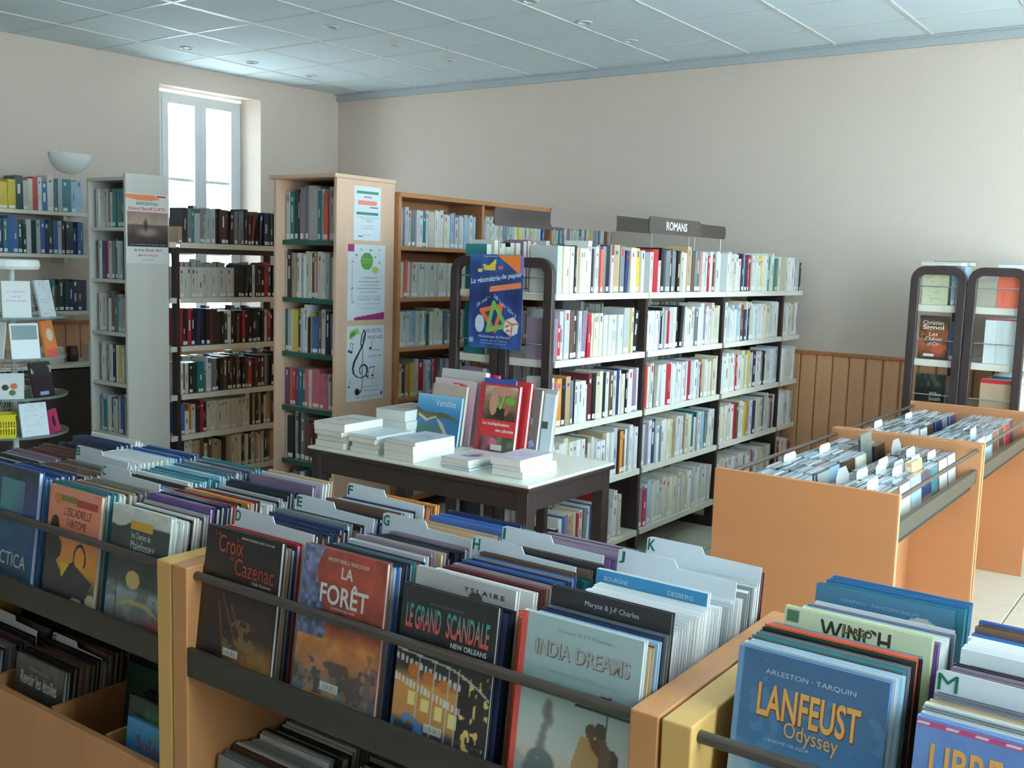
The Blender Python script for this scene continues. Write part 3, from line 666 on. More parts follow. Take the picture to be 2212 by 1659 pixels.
# posters on the birch bookcase
def poster(name, loc, Mx, w, h, fn, label, texts=(), nu=70, nv=98, bend=None):
    p = empty(name, loc, label, 'poster')
    painting('sheet', p, Mx, w, h, fn, nu, nv, off=0.0012, m=M['poster'], bend=bend)
    bk = MB().box(0, w, 0, h, 0.0002, 0.0010, None, Mx).build('paper_back', M['white'], p) if bend is None else None
    for t in texts:
        body, x, y, tw, th, c = t[:6]; kw = dict(t[6]) if len(t) > 6 else {}
        lettering(p, Mx, body, x * w, y * h, tw * w, th * h, flat(c), off=kw.pop('off', 0.0019), **kw)
    return p
PX = basis((0, 1, 0), (0, 0, 1), (1, 0, 0))      # sheet facing +x
INK = rgb(52, 50, 62)
def lines(img, u, v, rows, u0, u1, c, seed, a=.6):
    r = np.random.RandomState(seed)
    for y, t, s in rows:
        k = rect(u, v, u0 + s, u1 - s, y, y + t) * (noise(u, v, 40, 6, int(r.randint(1, 999))) > .33)
        img = put(img, k, c, a)
    return img
def f_notice(u, v):
    g = flatc(u, rgb(234, 240, 244)); g = put(g, rect(u, v, .09, .9, .865, .91), rgb(70, 140, 116)); g = put(g, rect(u, v, .09, .9, .475, .53), rgb(60, 132, 108))
    g = put(g, rect(u, v, .15, .85, .655, .74), rgb(236, 110, 92), .8); g = put(g, rect(u, v, .36, .66, .79, .825), rgb(210, 70, 70), .7)
    g = put(g, rect(u, v, .6, .9, .61, .625), rgb(70, 80, 150)); g = put(g, rect(u, v, .16, .34, .07, .09), rgb(190, 70, 60))
    return lines(g, u, v, [(.42, .012, 0), (.39, .01, .16), (.365, .01, .16), (.34, .01, .2), (.27, .01, .2), (.22, .012, .16), (.1, .008, .25)], .1, .92, rgb(120, 124, 136), 3)
poster('notice', (LX1, 0.758, 1.60), PX, 0.21, 0.293, f_notice, 'white A4 notice with green bands, topmost sheet on the birch bookcase side')
def f_music(u, v):
    g = flatc(u, rgb(230, 236, 242)); g = put(g, rect(u, v, 0, .17, .9, 1), rgb(160, 50, 112))
    g = put(g, poly(u, v, [(.18, 0), (1, 0), (1, .1), (.18, .035)]), rgb(158, 44, 112))
    g = put(g, ell(u, v, .5, .78, .165, .115), rgb(98, 160, 66)); g = put(g, ell(u, v, .73, .665, .09, .046), rgb(176, 200, 110))
    for k, (a, b) in enumerate(((.35, .935), (.6, .93), (.84, .935), (.22, .86), (.72, .84), (.12, .77), (.84, .765), (.12, .42), (.14, .24))): g = put(g, ell(u, v, a, b, .035, .014), rgb(110, 130, 120) if k % 2 else rgb(150, 176, 120), .8)
    g = put(g, rect(u, v, .11, .115, .25, .72), rgb(150, 160, 160)); g = put(g, rect(u, v, .11, .88, .718, .722), rgb(150, 160, 160), .7)
    return lines(g, u, v, [(.31, .008, 0), (.285, .008, .02), (.26, .008, .02), (.235, .008, .05), (.21, .008, 0), (.15, .008, .12)], .24, .9, rgb(140, 146, 156), 8, .5)
GI = rgb(110, 112, 130)
poster('poster', (LX1, 0.716, 1.163), PX, 0.295, 0.415, f_music, 'white poster with a green disc and purple corner, middle sheet on the birch bookcase',
       [('MUSIQUE &', .38, .79, .24, .022, rgb(214, 230, 200)), ('M\u00c9DIATH\u00c8QUE', .36, .755, .28, .018, rgb(214, 230, 200)), ('Le D\u00e9partement', .36, .545, .42, .03, GI), ('de la Vend\u00e9e vous offre', .28, .497, .56, .028, GI), ('tous les jeudis de la', .33, .45, .46, .028, GI), ('M\u00e9diath\u00e8que num\u00e9rique', .24, .403, .66, .03, GI), ("l'\u00e9t\u00e9 en musique", .34, .357, .44, .028, GI)])
def f_clef(u, v):
    g = flatc(u, rgb(230, 234, 240)); U = u; V = v * 1.42
    def st(pts, w):
        nonlocal g
        for i in range(len(pts) - 1):
            ww = w if not isinstance(w, list) else w[i]
            g = put(g, seg(U, V, pts[i], pts[i + 1], ww), rgb(40, 40, 56))
    g = put(g, poly(u, v, [(.06, .84), (.08, .93), (.28, .97), (.34, .9), (.2, .87), (.14, .82)]), rgb(150, 196, 90)); g = put(g, poly(u, v, [(.08, .845), (.2, .875), (.24, .935), (.1, .9)]), rgb(86, 140, 60))
    # treble clef
    st([(.36, .2), (.36, .16), (.31, .115), (.25, .12)], .010); g = put(g, ell(U, V, .285, .175, .065, .062), rgb(40, 40, 56))
    st([(.4, .16), (.42, .3), (.42, .5), (.42, 1.0), (.43, 1.15)], .006)
    st([(.36, .14), (.405, .2), (.42, .33)], .008)
    st([(.43, 1.16), (.47, 1.24), (.48, 1.3), (.455, 1.335), (.40, 1.25), (.375, 1.12), (.385, 1.0)], .014)
    st([(.49, 1.28), (.48, 1.18), (.42, 1.05), (.3, .88), (.2, .74), (.165, .62), (.19, .52), (.27, .46), (.38, .43), (.5, .46), (.555, .54), (.54, .63), (.47, .68), (.39, .665), (.345, .61), (.35, .54), (.39, .5)], [.016, .018, .022, .026, .026, .022, .016, .012, .014, .02, .024, .024, .02, .016, .012, .01])
    for (a, b, s) in ((.06, .95, .04), (.12, .93, .04), (.63, .98, .045), (.56, .45, .04), (.7, .46, .04), (.06, .28, .03)):
        g = put(g, ell(U, V, a, b, s * .8, s * .62), rgb(44, 44, 60)); st([(a + s * .6, b), (a + s * .6 + .02, b + .15)], .005)
    st([(.115, 1.1), (.175, 1.08)], .008); st([(.61, .615), (.755, .625)], .01)
    g = put(g, poly(u, v, [(.9, .05), (.97, .05), (.97, .12)]), rgb(60, 110, 180))
    return lines(g, u, v, [(.055, .006, 0), (.042, .006, .02), (.03, .006, .05)], .2, .88, rgb(130, 136, 150), 5)
poster('poster', (LX1, 0.714, 0.712), PX, 0.295, 0.42, f_clef, 'white poster with a black treble clef, lowest sheet on the birch bookcase',
       [('LES SIESTES', .5, .905, .42, .045, rgb(60, 84, 96)), ('MUSICALES', .56, .815, .4, .048, rgb(60, 84, 96)), ('Le mardi', .68, .655, .2, .03, INK), ('de 12h30 \u00e0 13h30', .58, .575, .36, .026, INK), ('m\u00e9diath\u00e8que', .54, .275, .28, .02, INK), ('\u00e0', .68, .225, .03, .018, INK), ('Mareuil-sur-Lay', .45, .165, .42, .024, INK), ('Renseignements', .5, .115, .36, .022, INK)], nu=120, nv=170)

# ------------------------------------------------------------------ white bookcase with exhibition poster
WX0, WX1, WY0, WY1 = 1.225, 1.63, 0.38, 0.675
wc = empty('bookcase', (WX0, WY0, 0), 'tall narrow whitewashed bookcase with an exhibition poster on its side', 'bookcase')
wb = lambda nm, x0, x1, y0, y1, z0, z1, m=M['whitewood']: bx(nm, m, wc, x0 - WX0, x1 - WX0, y0 - WY0, y1 - WY0, z0, z1, bevel=0.002)
wb('side_panel', WX0, WX0 + 0.02, WY0, WY1, 0, 1.945); wb('side_panel', WX1 - 0.022, WX1, WY0, WY1, 0, 1.968); wb('back_panel', WX0 + 0.02, WX1 - 0.022, WY1 - 0.01, WY1, 0, 1.945); wb('top_board', WX0 + 0.02, WX1 - 0.022, WY0, WY1 - 0.01, 1.925, 1.945)
WZ = [1.645, 1.33, 1.005, 0.69, 0.37, 0.06]
for z in WZ: wb('shelf', WX0 + 0.02, WX1 - 0.022, WY0 + 0.004, WY1 - 0.01, z - 0.022, z)
rg = random.Random(41)
for k, z in enumerate(WZ[:5]):
    lab = lambda n, c, k=k: '%s book, %s from the outer side, %s shelf of the whitewashed bookcase' % (c, ORD(n), (SHN[:4] + ['fifth'])[k])
    run(rg, (WX0 + 0.06, WY0 + 0.02, z), 0.0, WX1 - WX0 - 0.085, 0.24, (0.2, 0.255), (0.018, 0.034), P_PALE + [('dark blue', 1.5), ('black', 1), ('brown', 1)], 'book', 'book', lab, 'books in the whitewashed bookcase', dr=(0.15, 0.19), leans=0)
run(rg, (WX0 + 0.06, WY0 + 0.02, WZ[5]), 0.0, WX1 - WX0 - 0.085, 0.24, (0.2, 0.255), (0.018, 0.034), P_PALE, 'book', 'book', None, None, objs=False, stuff='books', dr=(0.15, 0.19), leans=0)
def f_expo(u, v):
    g = flatc(u, rgb(228, 226, 222))
    g = put(g, (v > .975 - .075 * (1 - ((u - .42) / .6) ** 2)) * (v < .985) * (u < .97), rgb(226, 132, 76)); g = put(g, ell(u, v, .85, .985, .16, .05), rgb(236, 236, 236)); g = put(g, rect(u, v, .72, .95, .955, .985), rgb(196, 70, 84))
    ph = rect(u, v, .03, .99, .235, .74); t = np.clip((v - .235) / .505, 0, 1)
    sky = vgrad(t, [(0, rgb(34, 30, 30)), (.4, rgb(74, 62, 56)), (.62, rgb(96, 82, 76)), (.66, rgb(176, 152, 136)), (1, rgb(150, 128, 116))]) + (fbm(u, v, 6, 9)[..., None] - .5) * .14
    sky = put(sky, ell(u, v, .5, .45, .22, .06, .5), rgb(176, 160, 148), .7); sky = put(sky, ell(u, v, .46, .55, .05, .08, .4), rgb(60, 52, 50), .8)
    g = np.where(ph[..., None] > 0, sky, g)
    return g
RD = rgb(206, 60, 84)
poster('exhibition_poster', (WX1, 0.378, 1.432), PX, 0.297, 0.42, f_expo, 'exhibition poster with a sepia landscape on the whitewashed bookcase', [('EXPOSITION', .25, .835, .5, .045, rgb(70, 96, 96), dict(bold=True)), ('Edward Sherriff CURTIS', .07, .76, .86, .05, RD, dict(bold=True)), ('du 4 au 29 juin 2013', .18, .165, .66, .045, rgb(66, 66, 74), dict(bold=True)), ('M\u00c9DIATH\u00c8QUE', .28, .1, .46, .032, RD, dict(bold=True)), ('entr\u00e9e libre', .36, .045, .3, .018, rgb(120, 124, 130)), ('pho\u00adtographies du peuple indien', .1, .262, .84, .018, rgb(210, 206, 200))])

# ------------------------------------------------------------------ dark rack under the window (thrillers)
DX, DZ = 1.62, [1.568, 1.218, 0.908, 0.596, 0.332, 0.06]
dr_ = empty('dark_rack', (DX, 0.71, 0), 'dark-framed open rack with cream shelves below the window', 'shelf')
for y in (0.755, 1.72):
    bx('upright', M['brown'], dr_, -0.045, 0.0, y - 0.73, y - 0.70, 0, 1.54); bx('upright', M['brown'], dr_, -0.30, -0.26, y - 0.73, y - 0.70, 0, 1.54)
bx('top_bar', M['brown'], dr_, -0.04, -0.005, 0.0, 1.05, 1.50, 1.535); bx('top_bar', M['brown'], dr_, -0.295, -0.26, 0.0, 1.05, 1.50, 1.535)
for z in DZ:
    for (a, b) in ((0.69, 0.738), (0.772, 1.702)):
        MB().box(-0.29, 0.004, a - 0.71, b - 0.71, z - 0.01, z).box(-0.008, 0.004, a - 0.71, b - 0.71, z - 0.034, z - 0.01).build('shelf_board', M['cream'], dr_)
rg = random.Random(51)
for k, z in enumerate(DZ[:5]):
    lab = lambda n, c, k=k: '%s hardback, %s from the upright, %s shelf of the dark rack' % (c, ORD(n), (SHN[:4] + ['fifth'])[k])
    seq = ()
    hr = (0.19, 0.235)
    if k == 0: seq = [('tan', .03, .1), ('black', .03, .22), ('grey', .026, .22), ('teal', .02, .215), ('pale grey', .04, .19), ('grey', .03, .22), ('pale grey', .02, .18), ('pale grey', .034, .225), ('pale grey', .03, .225)] ; hr = (.2, .24)
    if k == 1: seq = [('ivory', .03, .195)] * 14
    if k == 2: seq = [('red', .02, .24), ('black', .02, .23), ('black', .02, .23), ('red', .026, .24), ('black', .03, .23), ('dark blue', .03, .23), ('black', .03, .235), ('black', .03, .235), ('dark red', .03, .235)]
    if k == 3: seq = [('white', .02, .2), ('brown', .02, .2), ('ivory', .026, .2), ('black', .03, .2), ('dark green', .03, .2), ('teal', .05, .2), ('green', .02, .14), ('white', .012, .23), ('ivory', .03, .19)]
    if k == 4: seq = [('blue', .03, .2), ('white', .03, .15), ('orange', .026, .19), ('ivory', .03, .19), ('black', .03, .2), ('red', .024, .21), ('black', .03, .2), ('ivory', .03, .2)] + [('cream', .028, .2)] * 10
    run(rg, (DX - 0.01, 0.776, z), math.pi / 2, 0.92, 0.26, hr, (0.02, 0.034), P_DARK if k < 4 else [('cream', 4), ('tan', 2), ('black', 2), ('brown', 1)], 'hardback', 'hardback', lab, 'books on the dark rack', seq=seq, dr=(0.13, 0.16), leans=.08 if k in (0, 2) else .02)
run(rg, (DX - 0.01, 0.776, DZ[5]), math.pi / 2, 0.92, 0.26, (0.19, 0.24), (0.02, 0.034), [('tan', 3), ('cream', 3), ('brown', 3), ('black', 3)], 'hardback', 'hardback', None, None, objs=False, stuff='books', dr=(0.13, 0.16))
# reverse side of the dark rack and the short stub beyond the upright
for z in DZ[:5]:
    run(rg, (DX - 0.28, 1.69, z), -math.pi / 2, 0.9, 0.14, (0.19, 0.25), (0.02, 0.04), P_GREEN, 'hardback', 'hardback', None, None, objs=False, stuff='books', dr=(0.05, 0.065), fill=.85)

# ------------------------------------------------------------------ wall shelves by the uplighter
for k, (z, a, b) in enumerate(((1.765, -0.35, 0.99), (1.468, -0.35, 0.99), (1.065, 0.40, 0.99))):
    s_ = empty('wall_shelf', (LORG[0], 0, 0), ('top', 'middle', 'lowest')[k] + ' white wall shelf below the uplighter', 'shelf', 'white wall shelves', rot=LROT)
    bx('board', M['cream'], s_, 0.0, 0.25, a, b, z - 0.026, z, bevel=0.002)
    for y in (a + 0.3, b - 0.15): bx('bracket', M['cream'], s_, 0.0, 0.2, y - 0.012, y + 0.012, z - 0.06, z - 0.026)
    rg = random.Random(61 + k)
    Mw = Matrix.Translation(LORG) @ Matrix.Rotation(LROT[2], 4, 'Z')
    p0 = Mw @ Vector((0.24, (0.02, 0.02, 0.68)[k], z))
    lab = lambda n, c, k=k: '%s hardback, %s along the %s white wall shelf' % (c, ORD(n), ('top', 'middle', 'lowest')[k])
    seq = [[('pale grey', .06, .21), ('white', .05, .2), ('pale grey', .05, .2), ('ivory', .06, .22), ('pale grey', .04, .2), ('white', .04, .2), ('pale grey', .04, .2), ('yellow', .06, .18), ('yellow', .05, .2), ('dark green', .05, .23), ('pale grey', .03, .2)], [('pale blue', .03, .2)] * 5 + [('teal', .06, .2), ('tan', .02, .19)], []][k]
    run(rg, p0, math.pi / 2 + LROT[2], ((0.95, 0.95, 0.3)[k]), 0.22, ((.2, .25), (.19, .26), (.18, .25))[k], ((.022, .045), (.02, .035), (.022, .04))[k], [P_PALE, P_GREEN, P_GREEN[:3] + [('brown', 2)]][k], 'hardback', 'hardback', lab, 'books on the white wall shelves', seq=seq, dr=(0.13, 0.17), leans=0)
# low counter with odds and ends
ct = empty('counter', (LORG[0], 0, 0), 'low dark-fronted counter under the white wall shelves', 'counter', rot=LROT)
bx('worktop', M['cream'], ct, 0.02, 0.42, -0.9, 1.12, 0.675, 0.70, bevel=0.003); bx('cabinet', M['black'], ct, 0.02, 0.38, -0.9, 1.12, 0.0, 0.675)
for y in (-0.42, 0.08, 0.58): bx('door', mat('dark_oak_door%d' % int(y * 100), rgb(58, 44, 36), .5), ct, 0.38, 0.395, y, y + 0.48, 0.06, 0.66)
Mw = Matrix.Translation(LORG) @ Matrix.Rotation(LROT[2], 4, 'Z')
o = MB().box(-0.05, 0.05, -0.06, 0.06, 0, 0.10).prism([(-0.05, 0.10), (0.05, 0.10), (0.03, 0.115), (-0.03, 0.115)], -0.06, 0.06).build('card_box', M['cream']); o.matrix_world = Mw @ Matrix.Translation((0.25, 0.70, 0.7005)); tag(o, 'cream card box on the low counter', 'box')
o = MB().lathe([(0.001, 0), (0.04, 0), (0.045, 0.05), (0.035, 0.11), (0.001, 0.11)], 16).build('dark_jar', M['brown'], smooth=False); o.matrix_world = Mw @ Matrix.Translation((0.22, 0.86, 0.7005)); tag(o, 'dark pot standing on the low counter', 'pot')
o = MB().box(-0.04, 0.04, -0.05, 0.05, 0, 0.11).box(-0.042, 0.042, -0.052, 0.052, 0.11, 0.125).build('card_box', M['cream']); o.matrix_world = Mw @ Matrix.Translation((0.25, 1.0, 0.7005)); tag(o, 'taller cream lidded box on the low counter beside the whitewashed bookcase', 'box')

# ------------------------------------------------------------------ display table
TX0, TX1, TY0, TY1, TZ = 4.075, 5.172, -0.432, 0.157, 0.74
tb = empty('display_table', (TX0, TY0, 0), 'dark-framed table with a cream laminate top carrying book stacks', 'table')
w_, d_ = TX1 - TX0, TY1 - TY0
bx('tabletop', M['table'], tb, 0, w_, 0, d_, TZ - 0.012, TZ, bevel=0.004); bx('top_edge', M['brown'], tb, -0.002, w_ + 0.002, -0.002, d_ + 0.002, TZ - 0.026, TZ - 0.010, bevel=0.003)
for nm, b in (('apron', (0.02, w_ - 0.02, 0.015, 0.035)), ('apron', (0.02, w_ - 0.02, d_ - 0.035, d_ - 0.015)), ('apron', (0.015, 0.035, 0.035, d_ - 0.035)), ('apron', (w_ - 0.035, w_ - 0.015, 0.035, d_ - 0.035))):
    bx(nm, M['brown'], tb, *b, TZ - 0.10, TZ - 0.026)
for x in (0.012, w_ - 0.062):
    for y in (0.012, d_ - 0.062): bx('leg', M['brown'], tb, x, x + 0.05, y, y + 0.05, 0, TZ - 0.026, bevel=0.003)
rg = random.Random(71)
FLAT = lambda loc, r: Matrix.Translation(loc) @ Matrix.Rotation(r, 4, 'Z') @ basis((0, 0, 1), (1, 0, 0), (0, 1, 0))
def stack(x, y, dims, r0, where, tops=None):
    z = TZ + 0.0006; n = len(dims)
    for i, (bw, bl, th, cov) in enumerate(dims):
        o = book_geo(th, bw, bl, cov, [], False, rgb(238, 236, 228)).build('paperback', M['cover'])
        o.matrix_world = FLAT((x + rg.uniform(-.006, .006), y + rg.uniform(-.006, .006), z), r0 + rg.uniform(-.05, .05)); z += th + 0.0006
        pos = ['lowest', 'second', 'third', 'fourth', 'fifth'][i] if i < n - 1 else 'top'
        tag(o, '%s paperback lying in the stack %s on the table' % (pos, where), 'paperback', 'paperback stacks on the table')
        if i == n - 1 and tops: painting('cover_picture', o, basis((0, 1, 0), (0, 0, 1), (1, 0, 0), (th, 0, 0)), bw, bl, tops, 30, 40)
WHT = rgb(226, 222, 214); IV = rgb(222, 214, 196)
def top_pic(c, c2, s): return lambda u, v: put(flatc(u, c), ell(u, v, .5, .5, .28, .2, .3) * (fbm(u, v, 5, s) > .4), c2, .7)
stack(4.095, -0.405, [(.16, .24, .026, WHT), (.16, .24, .024, IV), (.155, .235, .018, WHT), (.165, .235, .032, IV)], 0.03, 'at the far table end', top_pic(rgb(214, 208, 198), rgb(160, 150, 146), 2))
stack(4.16, -0.115, [(.16, .24, .05, IV), (.16, .245, .035, WHT), (.155, .24, .045, IV)], 0.10, 'behind, beside the coastal book', top_pic(rgb(206, 196, 188), rgb(150, 120, 112), 3))
stack(4.285, -0.40, [(.14, .21, .02, WHT), (.14, .21, .022, WHT), (.14, .21, .018, IV), (.14, .21, .012, rgb(206, 216, 222))], 0.02, 'second along the front edge', None)
stack(4.475, -0.40, [(.155, .235, .032, WHT), (.155, .235, .030, WHT), (.155, .23, .014, rgb(200, 204, 206))], -0.03, 'in front of the coastal book', top_pic(rgb(196, 200, 204), rgb(150, 160, 166), 4))
stack(4.735, -0.375, [(.135, .2, .008, rgb(120, 180, 200)), (.135, .2, .010, WHT), (.135, .2, .020, IV)], -0.02, 'in front of the red gardening book', top_pic(rgb(216, 204, 208), rgb(60, 60, 64), 5))
stack(4.955, -0.36, [(.135, .225, .024, IV), (.13, .215, .014, WHT), (.13, .215, .026, WHT)], 0.0, 'at the near right table corner', top_pic(rgb(206, 200, 214), rgb(170, 176, 200), 6))
# leaning group 1
def f_vendee(u, v):
    g = vgrad(v, [(0, rgb(60, 120, 150)), (.55, rgb(46, 108, 156)), (.72, rgb(70, 140, 190)), (1, rgb(140, 196, 224))])
    g = put(g, (np.abs(v - .62 + .1 * u + .04 * np.sin(u * 7)) < .1 - .08 * u) * (fbm(u, v, 6, 3) > .25), rgb(96, 92, 66)); g = put(g, (v < .42 - .3 * np.abs(u - .3)) * (u < .62), rgb(70, 104, 90), .85)
    g = put(g, poly(u, v, [(.45, .55), (.62, .45), (.85, .05), (.95, .0), (.6, .0), (.66, .25), (.55, .4)]), rgb(206, 178, 144)); g = put(g, seg(u, v, (.08, .56), (.25, .47), .03), rgb(206, 178, 144)); return put(g, seg(u, v, (.25, .47), (.45, .55), .025), rgb(200, 176, 144))
LN = 0.17
cover_book('picture_book', 0.014, 0.235, 0.205, rgb(120, 190, 224), (4.30, -0.04, TZ + 0.001), 'blue coastal picture book leaning at the front of the table group', 'book', lean=LN, fn=f_vendee, texts=[('Vend\u00e9e', .42, .78, .46, .13, rgb(220, 226, 230))])
def f_soldier(u, v):
    g = vgrad(v, [(0, rgb(90, 80, 74)), (.5, rgb(150, 134, 120)), (.62, rgb(206, 186, 168)), (1, rgb(196, 172, 156))]); return put(g, (v < .55) * (noise(u, v, 30, 8, 4) > .6), rgb(226, 222, 214), .8)
cover_book('book', 0.016, 0.18, 0.25, rgb(214, 206, 198), (4.355, -0.018, TZ + 0.001), 'greyish-beige book leaning just behind the coastal picture book', 'book', lean=LN, fn=f_soldier)
def f_pink(u, v):
    g = vgrad(v, [(0, rgb(150, 120, 130)), (.6, rgb(196, 150, 166)), (1, rgb(214, 196, 196))]); g = put(g, ell(u, v, .55, .86, .33, .09) * (fbm(u, v, 6, 8) > .35), rgb(220, 40, 90)); return put(g, rect(u, v, .4, .62, .86, .92), rgb(226, 222, 226))
cover_book('book', 0.014, 0.215, 0.272, rgb(196, 120, 150), (4.345, 0.004, TZ + 0.001), 'pink-patterned book leaning third in the table group', 'book', lean=LN, fn=f_pink)
cover_book('book', 0.03, 0.235, 0.31, rgb(206, 202, 198), (4.345, 0.040, TZ + 0.001), 'tall white-grey book leaning behind the pink-patterned one', 'book', lean=LN)
cover_book('book', 0.012, 0.22, 0.285, rgb(30, 30, 32), (4.375, 0.080, TZ + 0.001), 'black-edged tall book leaning behind the tall white-grey book', 'book', lean=LN)
cover_book('book', 0.012, 0.22, 0.295, rgb(196, 40, 96), (4.39, 0.096, TZ + 0.001), 'magenta book at the back of the leaning table group', 'book', lean=LN)
# leaning group 2
def f_plantes(u, v):
    g = flatc(u, rgb(172, 44, 56)); ph = (v > .47) * (v < .965) * (u > .13) * (u < .96)
    p = vgrad(v, [(.47, rgb(66, 48, 40)), (.62, rgb(120, 92, 76)), (.8, rgb(150, 116, 98)), (1, rgb(190, 176, 160))]) + (fbm(u, v, 7, 12)[..., None] - .5) * .35
    p = put(p, ell(u, v, .38, .7, .1, .17), rgb(196, 140, 116)); p = put(p, ell(u, v, .7, .74, .12, .2), rgb(158, 98, 76)); p = put(p, ell(u, v, .6, .9, .3, .07), rgb(190, 136, 112)); p = put(p, rect(u, v, .46, .68, .5, .64), rgb(40, 32, 28))
    p = put(p, ell(u, v, .8, .76, .14, .055), rgb(110, 170, 60)); p = put(p, seg(u, v, (.56, .64), (.46, .78), .02), rgb(120, 180, 70)); p = put(p, seg(u, v, (.56, .64), (.63, .82), .02), rgb(140, 190, 80))
    g = np.where((ph > 0)[..., None], p, g); g = put(g, (v > .235) * (v < .47) * (u > .1), rgb(206, 44, 48))
    b = vgrad(u, [(0, rgb(70, 40, 34)), (.35, rgb(150, 80, 90)), (.6, rgb(90, 84, 60)), (1, rgb(60, 66, 48))]); g = np.where(((v < .225) * (u > .1) > 0)[..., None], b + (noise(u, v, 8, 8, 6)[..., None] - .5) * .4, g)
    g = put(g, ell(u, v, .46, .15, .09, .06), rgb(214, 90, 130)); return put(g, rect(u, v, .42, .7, .03, .1), rgb(214, 214, 208))
cover_book('gardening_book', 0.022, 0.195, 0.275, rgb(180, 44, 56), (4.60, -0.005, TZ + 0.001), 'red gardening book with a seedling photograph leaning on the table', 'book', lean=0.15, fn=f_plantes, nu=70, nv=100, texts=[('La multiplication', .16, .37, .68, .065, rgb(240, 226, 224), dict(bold=True)), ('des plantes', .5, .28, .46, .065, rgb(240, 226, 224), dict(bold=True))])
cover_book('book', 0.012, 0.16, 0.292, rgb(60, 80, 160), (4.595, 0.021, TZ + 0.001), 'blue-topped book leaning behind the red gardening book', 'book', lean=0.15)
cover_book('book', 0.02, 0.185, 0.288, rgb(196, 44, 52), (4.635, 0.036, TZ + 0.001), 'plain red book leaning behind the blue-topped one', 'book', lean=0.15)
def f_blos(u, v):
    g = flatc(u, rgb(112, 100, 92))
    for a, b in ((.6, .7), (.75, .5), (.7, .3), (.85, .15), (.5, .45)): g = put(g, ell(u, v, a, b, .09, .06) * (noise(u, v, 30, 30, 5) > .4), rgb(130, 150, 210))
    return g
cover_book('book', 0.022, 0.17, 0.262, rgb(110, 98, 92), (4.69, 0.060, TZ + 0.001), 'grey-brown flowered book behind the plain red book on the table', 'book', lean=0.15, fn=f_blos)
def f_last(u, v): return put(put(flatc(u, rgb(206, 214, 226)), ell(u, v, .45, .72, .14, .1, .3), rgb(90, 110, 150), .8), rect(u, v, .68, .86, .42, .54), rgb(60, 76, 66))
cover_book('book', 0.014, 0.155, 0.245, rgb(214, 220, 232), (4.755, 0.086, TZ + 0.001), 'pale blue-white book near the end of the leaning row by the rack frame', 'book', lean=0.15, fn=f_last)
cover_book('book', 0.014, 0.15, 0.262, rgb(200, 190, 186), (4.755, 0.104, TZ + 0.001), 'beige book behind the pale blue-white one on the table', 'book', lean=0.15)

# blue origami poster on the long rack's end frames
def f_geo(u, v):
    g = vgrad(v, [(0, rgb(44, 84, 150)), (.5, rgb(34, 54, 116)), (1, rgb(50, 88, 150))]) + (np.floor(noise(u, v, 7, 9, 14) * 5)[..., None] / 5 - .5) * np.array([.1, .14, .22])
    g = put(g, poly(u, v, [(.5, 1), (.94, 1), (.97, .82), (.93, .8)]), rgb(234, 126, 56)); g = put(g, poly(u, v, [(.55, 1), (.8, 1), (.72, .985)]), rgb(120, 180, 110)); g = put(g, rect(u, v, .95, 1, .8, 1), rgb(130, 110, 190))
    g = put(g, poly(u, v, [(.24, .9), (.36, .88), (.5, .96), (.48, .83), (.28, .83)]), rgb(234, 200, 70)); g = put(g, poly(u, v, [(.15, .85), (.2, .84), (.25, .855), (.23, .81), (.16, .81)]), rgb(232, 206, 110)); g = put(g, poly(u, v, [(.53, .875), (.58, .87), (.63, .895), (.63, .85), (.55, .845)]), rgb(232, 100, 60))
    g = put(g, poly(u, v, [(.38, .6), (.96, .655), (.97, .715), (.4, .66)]), rgb(234, 128, 80))
    st = lambda pts, w, c: [pts, w, c]
    T1 = [(.47, .49), (.7, .25), (.36, .19)]; T2 = [(.24, .4), (.62, .46), (.5, .19)]
    for T, c in ((T2, rgb(226, 110, 50)), (T1, rgb(120, 180, 90))):
        for i in range(3): g = put(g, seg(u, v, T[i], T[(i + 1) % 3], .032), c)
    g = put(g, ell(u, v, .21, .26, .09, .095), rgb(214, 218, 228)); g = put(g, poly(u, v, [(.66, .2), (.7, .31), (.84, .35), (.94, .28), (.92, .18), (.8, .14)]), rgb(230, 222, 218))
    for a, b in (((.7, .31), (.82, .27)), ((.82, .27), (.94, .28)), ((.82, .27), (.8, .14)), ((.71, .24), (.76, .26)), ((.72, .2), (.77, .2))): g = put(g, seg(u, v, a, b, .012), rgb(206, 96, 66))
    return put(g, rect(u, v, .02, .09, .05, .1), rgb(180, 200, 230), .8)
OW = rgb(224, 228, 240)
poster('blue_poster', (4.243, RY0 - 0.003, 1.117), basis((1, 0, 0), (0, 0, 1), (0, -1, 0)), 0.297, 0.42, f_geo, 'blue paper-folding exhibition poster hung on the end of the long rack',
       [('La g\u00e9om\u00e9trie', .03, .665, .55, .075, OW, dict(bold=True, slope=.12)), ('de papier', .6, .725, .38, .07, OW, dict(bold=True, slope=.12)), ('Exposition', .26, .968, .26, .022, OW), ('06 mai -', .15, .43, .24, .045, OW, dict(slope=.62)), ('28 juin 2013', .47, .535, .42, .055, OW, dict(slope=-.72)), ('M\u00e9diath\u00e8que de Mareuil', .2, .105, .58, .034, OW), ('place de la mairie', .24, .07, .5, .02, rgb(190, 204, 230)), ('entr\u00e9e libre aux heures', .24, .045, .48, .016, rgb(190, 204, 230))], nu=100, nv=140)

